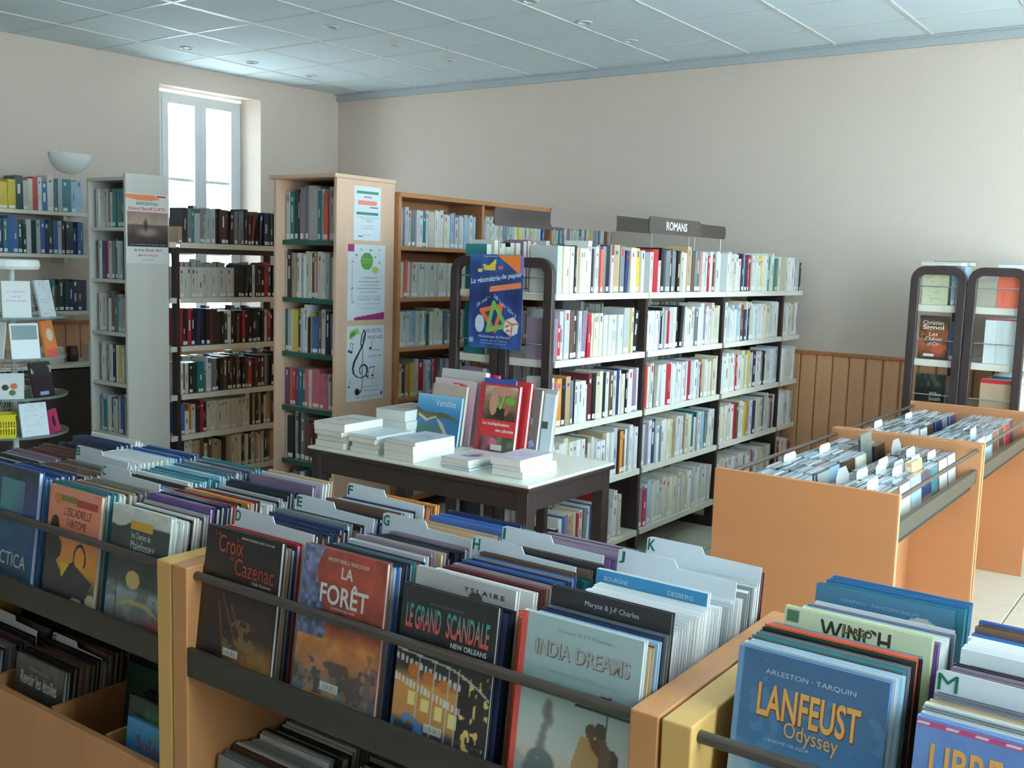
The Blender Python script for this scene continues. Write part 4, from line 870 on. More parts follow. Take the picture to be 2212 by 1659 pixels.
# ------------------------------------------------------------------ revolving wire display
SX, SY = 2.0, -0.525
sp = empty('revolving_display', (SX, SY, 0), 'white wire revolving book display with clear round trays', 'display rack')
MB().tube([(0, 0, 0.0), (0, 0, 1.41)], 0.014, 10).build('pole', M['wire'], sp)
MB().lathe([(0.001, 0.0), (0.22, 0.0), (0.22, 0.02), (0.03, 0.04), (0.001, 0.04)], 24).build('base', M['wire'], sp)
MB().lathe([(0.001, 1.395), (0.125, 1.395), (0.135, 1.41), (0.13, 1.44), (0.12, 1.445), (0.001, 1.445)], 28).build('cap', M['plaster'], sp)
TIER = [1.15, 0.945, 0.745, 0.55]
for z in TIER:
    t_ = MB().lathe([(0.02, z), (0.25, z), (0.255, z + 0.014), (0.252, z + 0.014), (0.247, z + 0.004), (0.02, z + 0.004)], 32).build('tray', M['acrylic'], sp)
    g_ = MB()
    rb = 0.17 if z > 0.6 else 0.10
    for k in range(16):
        a = 2 * math.pi * k / 16; g_.tube([(rb * math.cos(a), rb * math.sin(a), z + 0.005), ((rb - .04) * math.cos(a), (rb - .04) * math.sin(a), z + 0.17)], 0.0016, 4)
    for q in (0.06, 0.115, 0.165):
        r = rb - 0.04 * q / 0.165; g_.tube([(r * math.cos(2 * math.pi * k / 24), r * math.sin(2 * math.pi * k / 24), z + 0.005 + q) for k in range(25)], 0.0016, 4)
    g_.build('wire_basket', M['wire'], sp)
VA = math.atan2(-3.2628 - SY, 7.11 - SX)
def disp(tier, da, w, h, cov, label, fn=None, texts=(), lean=0.2, r=0.205):
    a = VA + da; rz = a + math.pi / 2
    c = Vector((SX + r * math.cos(a), SY + r * math.sin(a), TIER[tier] + 0.0075)); off = Matrix.Rotation(rz, 3, 'Z') @ Vector((-w / 2, 0, 0))
    cover_book('display_book', 0.012, w, h, cov, c + off, label, 'book', rotz=rz, lean=lean, fn=fn, texts=texts, nu=30, nv=40, hard=False)
disp(0, 0.1, .13, .185, rgb(220, 222, 218), 'white plastic-covered book facing out on the topmost tray of the revolving display', texts=[('La sagesse', .15, .68, .66, .06, rgb(170, 150, 156)), ('et la', .36, .56, .28, .05, rgb(170, 150, 156)), ('philosophie', .14, .43, .7, .06, rgb(170, 150, 156))])
disp(0, 0.95, .12, .19, rgb(206, 212, 216), 'pale grey book turned sideways on the topmost tray of the revolving display', f_blank(rgb(208, 212, 216), rgb(150, 150, 160), 9))
disp(1, 0.28, .135, .18, rgb(228, 232, 234), 'white book with a grey photograph on the second tray of the revolving display', lambda u, v: put(flatc(u, rgb(226, 230, 232)), rect(u, v, .06, .94, .55, .95), rgb(110, 128, 130)))
disp(1, 1.12, .13, .19, rgb(226, 130, 62), 'orange book with a white disc on the second tray of the revolving display', lambda u, v: put(put(flatc(u, rgb(226, 130, 62)), v < .22, rgb(222, 90, 80)), ell(u, v, .55, .6, .26, .17), rgb(226, 214, 200)))
disp(1, -0.5, .11, .185, rgb(214, 216, 214), 'plain white book at the edge of the second tray of the revolving display')
disp(2, 0.75, .13, .18, rgb(52, 36, 40), 'dark book with pale lettering on the third tray of the revolving display', lambda u, v: put(put(vgrad(v, [(0, rgb(50, 30, 34)), (.6, rgb(56, 40, 48)), (1, rgb(60, 66, 62))]), rect(u, v, .3, .7, .06, .16), rgb(150, 160, 190)), (v > .7) * (v < .9) * (noise(u, v, 9, 4, 3) > .55), rgb(200, 210, 200), .7))
disp(2, -0.12, .13, .13, rgb(222, 226, 222), 'square white book with coloured dots on the third tray of the revolving display', lambda u, v: put(put(put(flatc(u, rgb(222, 226, 222)), ell(u, v, .35, .45, .12, .12), rgb(80, 60, 60)), ell(u, v, .65, .5, .12, .12), rgb(200, 110, 70)), ell(u, v, .6, .25, .12, .12), rgb(90, 110, 90)))
disp(3, 0.47, .14, .17, rgb(226, 234, 238), 'glossy white book on the lowest tray of the revolving display', f_blank(rgb(226, 234, 240), rgb(180, 196, 204), 3))
disp(3, 1.2, .12, .12, rgb(196, 40, 96), 'magenta square book on the lowest tray of the revolving display', lambda u, v: put(flatc(u, rgb(200, 40, 100)), ell(u, v, .45, .5, .2, .25), rgb(60, 30, 50)))
# yellow basket resting on the lowest tray
bk = empty('yellow_basket', (SX + 0.172 * math.cos(VA - .36), SY + 0.172 * math.sin(VA - .36), TIER[3] + 0.0055), 'yellow plastic basket with slotted sides on the revolving display', 'basket', rot=(0, 0, VA + math.pi / 2))
b = MB(); a, bb, hh = 0.06, 0.05, 0.115
b.box(-a, a, -bb, bb, 0.0, 0.003)
for sx in (-1, 1):
    for z0, z1 in ((0.003, 0.02), (0.048, 0.056), (0.085, hh)): b.box(-a, a, sx * bb - 0.0015, sx * bb + 0.0015, z0, z1); b.box(sx * a - 0.0015, sx * a + 0.0015, -bb, bb, z0, z1)
    for k in range(11): x = -a + 2 * a * k / 10; b.box(x - 0.0035, x + 0.0035, sx * bb - 0.0014, sx * bb + 0.0014, 0.015, 0.09)
    for k in range(6): y = -bb + 2 * bb * k / 5; b.box(sx * a - 0.0014, sx * a + 0.0014, y - 0.0035, y + 0.0035, 0.015, 0.09)
b.build('tub', M['yellow'], bk)
MB().box(-a - 0.006, a + 0.006, -bb - 0.006, -bb + 0.002, hh, hh + 0.006).box(-a - 0.006, a + 0.006, bb - 0.002, bb + 0.006, hh, hh + 0.006).box(-a - 0.006, -a + 0.002, -bb, bb, hh, hh + 0.006).box(a - 0.002, a + 0.006, -bb, bb, hh, hh + 0.006).build('rim', M['yellow'], bk)

# ------------------------------------------------------------------ CD browser (two sections)
CX0, CX1, CZT = 5.72, 6.32, 0.84
CY = [(-0.13, 1.085), (1.107, 2.35)]
cdn = 0
def cd_geo(rng):
    b = MB(); t, d, h = 0.0098, 0.142, 0.125
    cg = jit(rng, rng.choice([rgb(176, 184, 188)] * 4 + [rgb(120, 126, 130), rgb(70, 74, 78)]), .08); ink = jit(rng, CN[rng.choice(['white', 'grey', 'black', 'dark blue', 'red', 'pale grey', 'ivory', 'teal', 'pale blue', 'cream', 'brown'])], .06)
    b.box(0, t, 0, d, 0, h, [cg, cg, cg, cg, cg, cg])
    b.add([(0.002, 0.0, h + 0.0003), (t - 0.002, 0.0, h + 0.0003), (t - 0.002, 0.014, h + 0.0003), (0.002, 0.014, h + 0.0003)], [(0, 1, 2, 3)], rng.choice([rgb(40, 42, 46), rgb(90, 96, 100), rgb(210, 214, 214)]))
    b.add([(0.003, 0.02, h + 0.0003), (t - 0.003, 0.02, h + 0.0003), (t - 0.003, d - .02, h + 0.0003), (0.003, d - .02, h + 0.0003)], [(0, 1, 2, 3)], jit(rng, rgb(180, 188, 192), .12))
    x = t + 0.0003
    b.add([(x, 0.013, 0.003), (x, d - 0.002, 0.003), (x, d - 0.002, h - 0.003), (x, 0.013, h - 0.003)], [(0, 1, 2, 3)], ink)
    b.add([(0.001, -0.0003, .004), (t - .001, -0.0003, .004), (t - .001, -0.0003, h - .004), (.001, -0.0003, h - .004)], [(0, 1, 2, 3)], jit(rng, ink, .1))
    return b
rg = random.Random(81)
cdst = MB()
SPECIAL = {(0, 0, 3, 1): 'card', (0, 0, 5, 4): 'card', (0, 1, 1, 12): 'card', (0, 1, 2, 5): 'card', (0, 1, 3, 7): 'card', (0, 1, 3, 12): 'card', (0, 1, 4, 4): 'card', (0, 1, 4, 9): 'card', (0, 1, 5, 11): 'card', (0, 1, 6, 6): 'card', (0, 1, 6, 13): 'card', (1, 0, 2, 2): 'card', (1, 0, 5, 4): 'card', (1, 1, 3, 12): 'card', (0, 1, 1, 3): 'grey', (0, 1, 6, 1): 'grey',
           (0, 1, 4, 13): 'tan', (0, 1, 4, 14): 'skip', (0, 1, 4, 15): 'skip', (0, 0, 6, 14): 'tall', (0, 0, 6, 15): 'skip'}
for si, (ya, yb) in enumerate(CY):
    cb = empty('cd_browser', (CX0, ya, 0), ('orange beech music browser unit with solid end panel toward the comics', 'orange beech music browser unit standing against the short rack')[si], 'cd rack', 'music browser units')
    q = lambda nm, m, x0, x1, y0, y1, z0, z1, bv=0.0: bx(nm, m, cb, x0 - CX0, x1 - CX0, y0 - ya, y1 - ya, z0, z1, bevel=bv)
    e1 = q('end_panel', M['orange'], CX0, CX1, ya, ya + 0.022, 0, CZT, 0.002); e2 = q('end_panel', M['orange'], CX0, CX1, yb - 0.022, yb, 0, CZT, 0.002)
    for eo, y0 in ((e1, ya), (e2, yb - 0.022)):
        bx('edge_band', M['orangeedge'], eo, CX1 - CX0 + 0.0005, CX1 - CX0 + 0.002, y0 - ya + 0.001, y0 - ya + 0.021, 0.001, CZT - 0.001)
    a, b = ya + 0.022, yb - 0.022
    q('base_panel', M['orange'], CX0 + 0.25, CX0 + 0.35, a, b, 0.02, 0.62)
    q('trough_floor', M['black'], CX0 + 0.03, CX1 - 0.03, a, b, 0.655, 0.668)
    q('trough_lip', M['cdlip'], CX1 - 0.03, CX1 - 0.012, a, b, 0.685, 0.738); q('trough_lip', M['cdlip'], CX0 + 0.012, CX0 + 0.03, a, b, 0.685, 0.738)
    q('trough_lip', M['cdlip'], CX0 + 0.288, CX0 + 0.296, a, b, 0.668, 0.775)
    for x in (CX0 + 0.018, CX1 - 0.018):
        MB().tube([(x - CX0, a - ya, 0.815), (x - CX0, b - ya, 0.815)], 0.008, 10).build('rail', M['rail'], cb)
    for half, (xa, xb) in enumerate(((CX0 + 0.035, CX0 + 0.283), (CX0 + 0.302, CX1 - 0.04))):
        for col in range(8):
            yc = a + 0.004 + col * 0.1458
            n = int((xb - xa - 0.055) / 0.0112)
            skip = rg.randint(0, 1); zj = rg.uniform(0, .006)
            for i in range(n - skip):
                sp_ = SPECIAL.get((si, half, col, i))
                if sp_ == 'skip': continue
                Mx = Matrix.Translation((xa + 0.025 + i * 0.0112, yc + rg.uniform(0, 0.002), 0.672 + zj + rg.uniform(0, .005))) @ Matrix.Rotation(-0.10, 4, 'Y')
                if sp_ in ('card', 'grey'):
                    w, h, r = (0.125, 0.152, 0.012) if sp_ == 'card' else (0.135, 0.178, 0.03); p = [(0, 0), (w, 0), (w, h - r), (w - r, h), (r, h), (0, h - r)]
                    o = MB().prism([(a_ + 0.006, b_) for a_, b_ in p], 0.004, 0.0054, axis=0).build('index_card' if sp_ == 'card' else 'disc_divider', M['white'] if sp_ == 'card' else flat(rgb(150, 146, 142)))
                    o.matrix_world = Mx; wh = 'beside the %s disc of the %s row, %s trough, %s browser' % (ORD(i), ORD(col + 1), ('first', 'second')[half], ('nearer', 'farther')[si])
                    tag(o, ('white index card ' if sp_ == 'card' else 'grey divider ') + wh, 'index card' if sp_ == 'card' else 'divider', 'index cards in the music browsers' if sp_ == 'card' else None)
                    continue
                if sp_ == 'tan' or sp_ == 'tall':
                    g_ = book_geo(0.024, 0.142, 0.16, rgb(222, 178, 130), [(.1, .9, .1, .9, rgb(230, 200, 160))], True) if sp_ == 'tan' else book_geo(0.011, 0.142, 0.19, rgb(120, 124, 116), [(.1, .9, .1, .9, rgb(60, 66, 66))], True)
                    o = g_.build('cd_box_set', M['cover']); o.matrix_world = Mx
                    tag(o, 'tan boxed set standing in the outer trough of the nearer music browser' if sp_ == 'tan' else 'tall grey-green box set standing above the discs by the middle panel', 'box set'); continue
                g_ = cd_geo(rg)
                if si == 0 and cdn < 300:
                    o = g_.build('cd_case', M['case_cd']); o.matrix_world = Mx; cdn += 1
                    tag(o, 'clear disc case, %s in the %s row, %s trough, nearer music browser' % (ORD(i + 1), ORD(col + 1), ('first', 'second')[half]), 'cd case', 'disc cases in the nearer music browser')
                else: cdst.add(g_.v, g_.f, g_.c, Mx)
STUFF_CD = cdst
# ------------------------------------------------------------------ comic bins
BYF, BYB, BZ = -2.0, -1.445, 0.86
BMOD = [(4.217, 5.350), (5.354, 6.485), (6.489, 7.62)]
BLAB = ['golden beech comic bin at the far left end of the row', 'golden beech comic bin in the middle of the row', 'paler beech comic bin at the near right end of the row']
for mi, (xa, xb) in enumerate(BMOD):
    cb = empty('comic_bin', (xa, BYF, 0), BLAB[mi], 'bin', 'wooden comic bins')
    q = lambda nm, m, x0, x1, y0, y1, z0, z1, bv=0.0: bx(nm, m, cb, x0 - xa, x1 - xa, y0 - BYF, y1 - BYF, z0, z1, bevel=bv)
    T = 0.048; mw = M['binwood'] if mi == 1 else M['binlight']
    q('side_panel', mw, xa, xa + T, BYF, BYB, 0, BZ, 0.003); q('side_panel', mw, xb - T, xb, BYF, BYB, 0, BZ, 0.003)
    q('back_panel', M['binwood'], xa + T, xb - T, BYB - 0.02, BYB, 0.05, 0.80)
    q('front_lip', M['lip'], xa + T, xb - T, BYF, BYF + 0.012, 0.628, 0.690, 0.002)
    q('trough_floor', M['lip'], xa + T, xb - T, BYF + 0.012, BYB - 0.02, 0.632, 0.646)
    MB().tube([(T, 0.026, 0.838), (xb - xa - T, 0.026, 0.838)], 0.0095, 12).build('rail', M['rail'], cb)
    q('lower_front', M['binwood'], xa + T, xb - T, BYF + 0.005, BYF + 0.025, 0.08, 0.385, 0.002); q('lower_floor', M['binwood'], xa + T, xb - T, BYF + 0.025, BYB - 0.02, 0.14, 0.155)
    for k in range(1, 4):
        x = (xa + T + (xb - xa - 2 * T) * k / 4) if mi else (4.54, 4.83, 5.06)[k - 1]; q('partition', M['binwood'], x - 0.005, x + 0.005, BYF + 0.03, BYB - 0.025, 0.155, 0.385)
BASE = 0.6475
LEAN = 0.12
ncom = 0
DOFF = {5.692: -0.030, 5.948: -0.030, 6.205: -0.022, 4.53: -0.004, 5.063: -0.006}
def divider(letter, x, y, z, where, w=0.242, h=0.320):
    d = empty('divider', (x, y, z), 'white card divider lettered %s, %s' % (letter, where.split(', ')[-1]), 'divider', 'white letter dividers', rot=(-LEAN, 0, 0))
    p = [(0, 0), (w, 0), (w, h - 0.017), (w * .52, h - 0.015), (w * .485, h - 0.001), (0.01, h), (0, h - 0.004)]
    MB().prism(p, 0, 0.0014, axis=1).build('card', M['white'], d)
    lettering(d, basis((1, 0, 0), (0, 0, 1), (0, -1, 0)), letter, 0.003, h - 0.028, {'M': 0.026, 'I': 0.006, 'J': 0.012}.get(letter, 0.017), 0.023, M['greenink'], bold=(letter != 'M'))
comst = MB()
def column(mi, x, items, where, dw=0.242, y0=-1.984, base=BASE, lean=LEAN, wr=(0.218, 0.232), hr=(0.293, 0.312), objs=True, seed=0, yb=-1.505, tr=(0.011, 0.0155), dxx=0.0):
    """albums from front to back; items: ('cover', dict) | ('c', colour[, h, w, n]) | ('to', y, palette[, hr]) | ('div', letter)"""
    global ncom
    rng = random.Random(900 + seed); y = y0; n = 1
    def one(cn, w=None, h=None, t=None, dx=None, cov=None):
        nonlocal y, n
        global ncom
        t = t or rng.uniform(*tr); h = (h or rng.uniform(*hr)) * (0.955 if mi < 2 and base > 0.5 else 1); w = w or rng.uniform(*wr); dx = dxx + rng.uniform(0, .008) if dx is None else dx
        c = cov or jit(rng, CN[cn], .05)
        b = book_geo(t, w, h, c, [], True, rgb(196, 194, 188), 0.006)
        Mx = Matrix.Translation((x + dx, y, base + 0.0008)) @ Matrix.Rotation(-lean, 4, 'X') @ basis((0, -1, 0), (1, 0, 0), (0, 0, 1), (0, t, 0))
        if objs:
            o = b.build('comic_album', M['cover']); o.matrix_world = Mx; ncom += 1
            tag(o, '%s album, %s from the front, %s' % (cn, ORD(n), where), 'comic album', 'albums in the comic bins')
        else: comst.add(b.v, b.f, b.c, Mx)
        y += t / math.cos(lean) + 0.0006; n += 1
    for it in items:
        if it[0] == 'cover':
            y += 0.0014
            k = dict(it[1]); t = k.pop('t', 0.012); w = k.pop('w', .225); h = k.pop('h', .3); lab = k.pop('label'); dx = k.pop('dx', 0.002)
            cover_book('comic_album', t, w, h, k.pop('cov'), (x + dx, y, base + 0.0008), lab, 'comic album', lean=lean, group='albums in the comic bins', page=rgb(206, 204, 196), **k); ncom += 1
            y += t / math.cos(lean) + 0.0006; n += 1
        elif it[0] == 'c':
            for _ in range(it[4] if len(it) > 4 else 1): one(it[1], h=it[2] if len(it) > 2 else None, w=it[3] if len(it) > 3 else None)
        elif it[0] == 'to':
            while y + 0.012 < it[1]:
                cn, c = pick(rng, it[2]); one(cn, h=rng.uniform(*it[3]) if len(it) > 3 else None)
        elif it[0] == 'gap': y += it[1]
        elif it[0] == 'div':
            divider(it[1], x + dxx + DOFF.get(round(x, 3), 0.0), y + 0.0002, base + 0.0008, where, w=dw); y += 0.0026
    return y
def barcode(g, u, v, a, b, c, d): 
    g = put(g, rect(u, v, a, b, c, d), rgb(214, 214, 208)); return put(g, rect(u, v, a + .01, b - .01, c + .008, d - .008) * (np.sin(u * 900) > 0), rgb(120, 120, 120), .7)
def f_caz(u, v):
    g = vgrad(v, [(0, rgb(150, 96, 40)), (.12, rgb(96, 60, 36)), (.3, rgb(70, 44, 36)), (.55, rgb(52, 38, 36)), (1, rgb(40, 34, 33))]) * (0.8 + .35 * fbm(u, v, 7, 4)[..., None])
    g = put(g, ell(u, v, .85, .06, .4, .16, .6), rgb(196, 140, 60), .8); g = put(g, ell(u, v, .15, .25, .3, .25, .6), rgb(30, 26, 28), .8)
    for a, b in (((.3, .55), (.62, .1)), ((.42, .5), (.7, .12)), ((.25, .5), (.4, .05))): g = put(g, seg(u, v, a, b, .012), rgb(150, 70, 40), .6)
    g = put(g, (fbm(u, v, 12, 6) > .55) * ell(u, v, .62, .2, .28, .22), rgb(130, 104, 56), .7); return barcode(g, u, v, .36, .56, .15, .195)
def f_foret(u, v):
    g = vgrad(v, [(0, rgb(140, 150, 130)), (.1, rgb(210, 150, 90)), (.2, rgb(120, 100, 96)), (.32, rgb(170, 110, 70)), (.45, rgb(200, 124, 66)), (.55, rgb(150, 70, 50)), (.7, rgb(150, 66, 52)), (.85, rgb(176, 74, 58)), (1, rgb(160, 70, 58))])
    g = g * (0.75 + .5 * fbm(u, v, 6, 14)[..., None]); left = (u < .30 - .1 * np.sin(v * 9) - .12 * (1 - v)) * (v > .45)
    g = np.where((left > 0)[..., None], np.array(rgb(112, 116, 150)) * (0.6 + .8 * noise(u, v, 26, 34, 5)[..., None]), g)
    g = put(g, (np.abs(v - .6) < .03) * (fbm(u, v, 5, 3) > .4) * (u > .2), rgb(60, 34, 32), .8); g = put(g, (v < .34) * (v > .12) * (fbm(u, v, 10, 8) > .52), rgb(70, 60, 66), .7); g = put(g, (v < .16) * (fbm(u, v, 9, 18) > .5), rgb(96, 130, 150), .7)
    g = put(g, (u > .86) * (v < .45) * (noise(u, v, 20, 20, 3) > .4), rgb(96, 84, 92), .6); return barcode(g, u, v, .34, .56, .155, .205)
def f_scandal(u, v):
    g = flatc(u, rgb(42, 44, 44)); lo = v < .58
    b = vgrad(v, [(0, rgb(40, 40, 48)), (.15, rgb(70, 70, 80)), (.2, rgb(190, 130, 70)), (.42, rgb(206, 140, 72)), (.5, rgb(60, 56, 56)), (.58, rgb(44, 44, 46))])
    b = put(b, (u > .68) * (v > .16), rgb(52, 44, 44)); b = put(b, (np.abs(v - .43 + .14 * u) < .022) * (u < .72) * (np.sin(u * 150) > -.3), rgb(220, 216, 208)); b = put(b, (np.abs(v - .555 + .12 * u) < .02) * (u < .72) * (np.sin(u * 120) > -.2), rgb(206, 206, 202))
    for k in range(3): b = put(b, ell(u, v, .2 + .17 * k, .49 - .02 * k, .065, .04), rgb(196, 110, 50))
    for k in range(4): b = put(b, rect(u, v, .16 + .15 * k, .24 + .15 * k, .28 - .02 * k, .36 - .02 * k), rgb(232, 214, 140))
    for x in (.26, .42, .58, .68): b = put(b, np.abs(u - x) < .006, rgb(200, 198, 192), .9)
    b = put(b, (u > .72) * (noise(u, v, 30, 26, 4) > .78), rgb(220, 190, 110)); b = put(b, (v < .17 + .05 * np.sin(u * 9)) * (noise(u, v, 14, 8, 3) > .45) * (u < .45), rgb(74, 130, 180)); b = put(b, (v < .12) * (u > .45) * (noise(u, v, 9, 8, 9) > .45), rgb(96, 84, 66))
    g = np.where((lo > 0)[..., None], b, g); g = put(g, np.abs(v - .6 + .05 * u + .1 * np.clip(u - .5, 0, 1) ** 2 * 4) < .006, rgb(200, 200, 196)) ; return barcode(g, u, v, .36, .55, .15, .195)
def f_india(u, v):
    g = vgrad(v, [(0, rgb(176, 196, 200)), (.12, rgb(196, 206, 206)), (.22, rgb(214, 190, 164)), (.3, rgb(206, 206, 200)), (.5, rgb(190, 206, 204)), (.62, rgb(160, 184, 186)), (1, rgb(176, 198, 196))])
    g = put(g, (v < .25) * (fbm(u, v, 8, 4) > .56), rgb(150, 170, 176), .6); g = put(g, u < .055, rgb(224, 84, 72))
    vv = v - .135
    for a, b, r in ((.3, .4, .02), (.29, .36, .026), (.31, .32, .024), (.28, .27, .018), (.27, .22, .02), (.26, .17, .024)): g = put(g, ell(u, vv, a, b, r * 1.6, r * 1.5, .4), rgb(120, 112, 108), .8)
    g = put(g, ell(u, vv, .27, .08, .12, .075, .1) * (fbm(u, v, 14, 7) > .3), rgb(112, 124, 120)); g = put(g, ell(u, vv, .27, .02, .15, .08, .1), rgb(110, 122, 122))
    um = ell(u, vv, .75, .44, .24, .085) * (vv > .435); g = put(g, um, rgb(44, 62, 64)); g = put(g, seg(u, vv, (.79, .53), (.77, .26), .005), rgb(50, 50, 52))
    br = rgb(112, 84, 64); g = put(g, ell(u, vv, .66, .33, .045, .04), rgb(104, 74, 58)); g = put(g, ell(u, vv, .735, .345, .05, .045), rgb(86, 70, 60)); g = put(g, ell(u, vv, .84, .2, .06, .07), rgb(80, 66, 58))
    g = put(g, poly(u, vv, [(.66, .3), (.78, .31), (.84, .24), (.82, .1), (.8, -.2), (.66, -.2)]), rgb(110, 84, 66)); g = put(g, poly(u, vv, [(.58, .29), (.7, .3), (.74, .2), (.74, -.2), (.56, -.2), (.53, .14)]), rgb(186, 148, 96)); return put(g, poly(u, vv, [(.64, .3), (.73, .29), (.75, .2), (.68, .24)]), rgb(100, 66, 50))
def f_arctic(u, v):
    g = vgrad(v, [(0, rgb(40, 70, 96)), (.3, rgb(36, 74, 110)), (.6, rgb(40, 90, 130)), (.85, rgb(50, 66, 100)), (1, rgb(60, 66, 72))]) * (.75 + .5 * fbm(u, v, 5, 24)[..., None])
    g = put(g, ((np.abs(u - .5) < .24) * (v > .6) * (v < .9)) * (noise(u, v, 14, 4, 3) > .2), rgb(110, 176, 180), .75); g = put(g, ell(u, v, .9, .62, .3, .2, .6), rgb(96, 76, 140), .5); return put(g, (v < .2) * (np.abs(v - .12) < .006), rgb(130, 150, 140), .5)
def f_esc(u, v):
    g = vgrad(v, [(0, rgb(56, 58, 58)), (.2, rgb(66, 66, 60)), (.36, rgb(206, 140, 40)), (.5, rgb(224, 140, 70)), (.7, rgb(226, 134, 104)), (1, rgb(220, 140, 116))])
    g = put(g, (v > .885) * (v < .935) * (u > .1) * (u < .55), rgb(130, 124, 50)); g = put(g, (v > .87) * (v < .925) * (u > .55) * (u < .95) * (noise(u, v, 12, 3, 4) > .2), rgb(176, 62, 56)); g = put(g, ell(u, v, .18, .9, .06, .045), rgb(206, 120, 50)); g = put(g, ell(u, v, .15, .66, .09, .1), rgb(74, 66, 56)); g = put(g, ell(u, v, .12, .5, .2, .12), rgb(56, 54, 54))
    for r in (.11,): g = put(g, (np.abs(np.hypot((u - .68), (v - .46) * 1.0) - r) < .014) * (v > .4), rgb(60, 48, 50))
    g = put(g, poly(u, v, [(.3, .34), (.55, .42), (.95, .3), (.85, .2), (1, .05), (1, 0), (0, 0), (0, .4), (.2, .42)]), rgb(62, 60, 64)); g = put(g, poly(u, v, [(.3, .4), (.5, .4), (.36, .27)]), rgb(214, 166, 60)); g = put(g, ell(u, v, .68, .1, .12, .05), rgb(190, 160, 110)); return put(g, ell(u, v, .95, .15, .1, .06), rgb(200, 180, 150))
def f_mal(u, v):
    g = vgrad(v, [(0, rgb(150, 70, 60)), (.18, rgb(120, 130, 134)), (.35, rgb(160, 176, 180)), (.42, rgb(74, 84, 84)), (.88, rgb(66, 70, 70)), (.885, rgb(214, 214, 204)), (1, rgb(220, 220, 212))]) * (.85 + .3 * fbm(u, v, 6, 5)[..., None])
    g = put(g, ell(u, v, .12, .9, .2, .06), rgb(206, 206, 198)); g = put(g, rect(u, v, .34, .72, .84, .9), rgb(206, 160, 50)); g = put(g, ell(u, v, .45, .45, .12, .07), rgb(206, 176, 116))
    g = put(g, (v < .4) * (fbm(u, v, 5, 77) > .52), rgb(104, 112, 112), .7); g = put(g, poly(u, v, [(.1, .2), (.4, .3), (.7, .3), (1, .2), (.7, .26), (.4, .26)]), rgb(190, 166, 104), .9)
    g = put(g, np.abs(u - .34) < .004, rgb(160, 156, 120), .7 * 1.0); g = put(g, seg(u, v, (.14, .75), (.2, .05), .012), rgb(110, 60, 50)); return put(g, ell(u, v, .85, .06, .3, .12, .3), rgb(170, 60, 56), .8)
def f_sky(u, v):
    g = vgrad(v, [(0, rgb(120, 150, 176)), (.3, rgb(84, 130, 166)), (.6, rgb(66, 112, 152)), (1, rgb(66, 100, 136))]); g = put(g, u < .04, rgb(110, 150, 190))
    for a, b, r, s in ((.04, .42, .16, .13), (.1, .3, .14, .1), (.92, .42, .14, .12), (.98, .3, .16, .1), (.9, .15, .2, .1), (.12, .12, .2, .12), (.45, .1, .2, .06)): g = put(g, ell(u, v, a, b, r, s, .35) * (.6 + .5 * fbm(u, v, 8, 3)), rgb(176, 196, 208), .75)
    g = put(g, poly(u, v, [(.1, 0), (.3, .13), (.5, .1), (.62, .02), (.62, 0)]), rgb(176, 90, 62)); return put(g, (fbm(u, v, 5, 31) > .62) * (v > .5), rgb(90, 136, 170), .5)
def f_libre(u, v):
    g = vgrad(v, [(0, rgb(120, 150, 200)), (1, rgb(104, 136, 192))]) + (fbm(u, v, 6, 41)[..., None] - .5) * .12; return put(put(g, np.abs(v - .975) < .012, rgb(190, 70, 120)), (np.abs(v - .975) < .008) * (np.sin(u * 40) > .2), rgb(236, 230, 236))
OR = rgb(226, 160, 84)
WT = rgb(224, 222, 216)
CREAMC = rgb(206, 200, 190)
PG1 = [('brown', 4), ('grey', 4), ('mauve', 2), ('dark blue', 2), ('black', 3), ('dark red', 1), ('pale grey', 2), ('tan', 1)]
PB = [('blue', 3), ('teal', 2), ('dark blue', 3), ('grey', 3), ('pale grey', 3), ('pale blue', 2), ('brown', 2), ('orange', 1), ('black', 2), ('white', 1)]
PO = [('tan', 3), ('orange', 2), ('brown', 3), ('grey', 2), ('yellow', .5), ('blue', 1)]
MID = 'middle comic bin'
def alb(label, cov, fn, texts, **k): return ('cover', dict(label=label, cov=cov, fn=fn, texts=texts, nu=90, nv=120, **k))
column(1, 5.404, [alb('dark brown album with crimson lettering at the front of the divider D column', rgb(48, 38, 36), f_caz, [('La', .12, .945, .08, .03, rgb(170, 60, 44)), ('Croix', .18, .835, .34, .12, rgb(176, 62, 44)), ('de', .34, .795, .07, .035, rgb(140, 50, 38)), ('Cazenac', .42, .705, .52, .115, rgb(176, 60, 44)), ('PIERRE BOISSERIE & \u00c9RIC STALNER', .48, .955, .44, .018, WT), ('Cible Soixante', .66, .672, .25, .02, WT)], w=.225, h=.298),
    ('c', 'tan', .296), ('c', 'dark blue', .294), ('c', 'red', .3), ('c', 'pale grey', .298), ('div', 'D'), ('to', -1.735, PG1), ('div', 'E'), ('to', -1.572, PG1 + [('tan', 2)]), ('div', 'F'), ('to', -1.515, PO), ('c', 'orange', .305)], 'divider D column, ' + MID, seed=1)
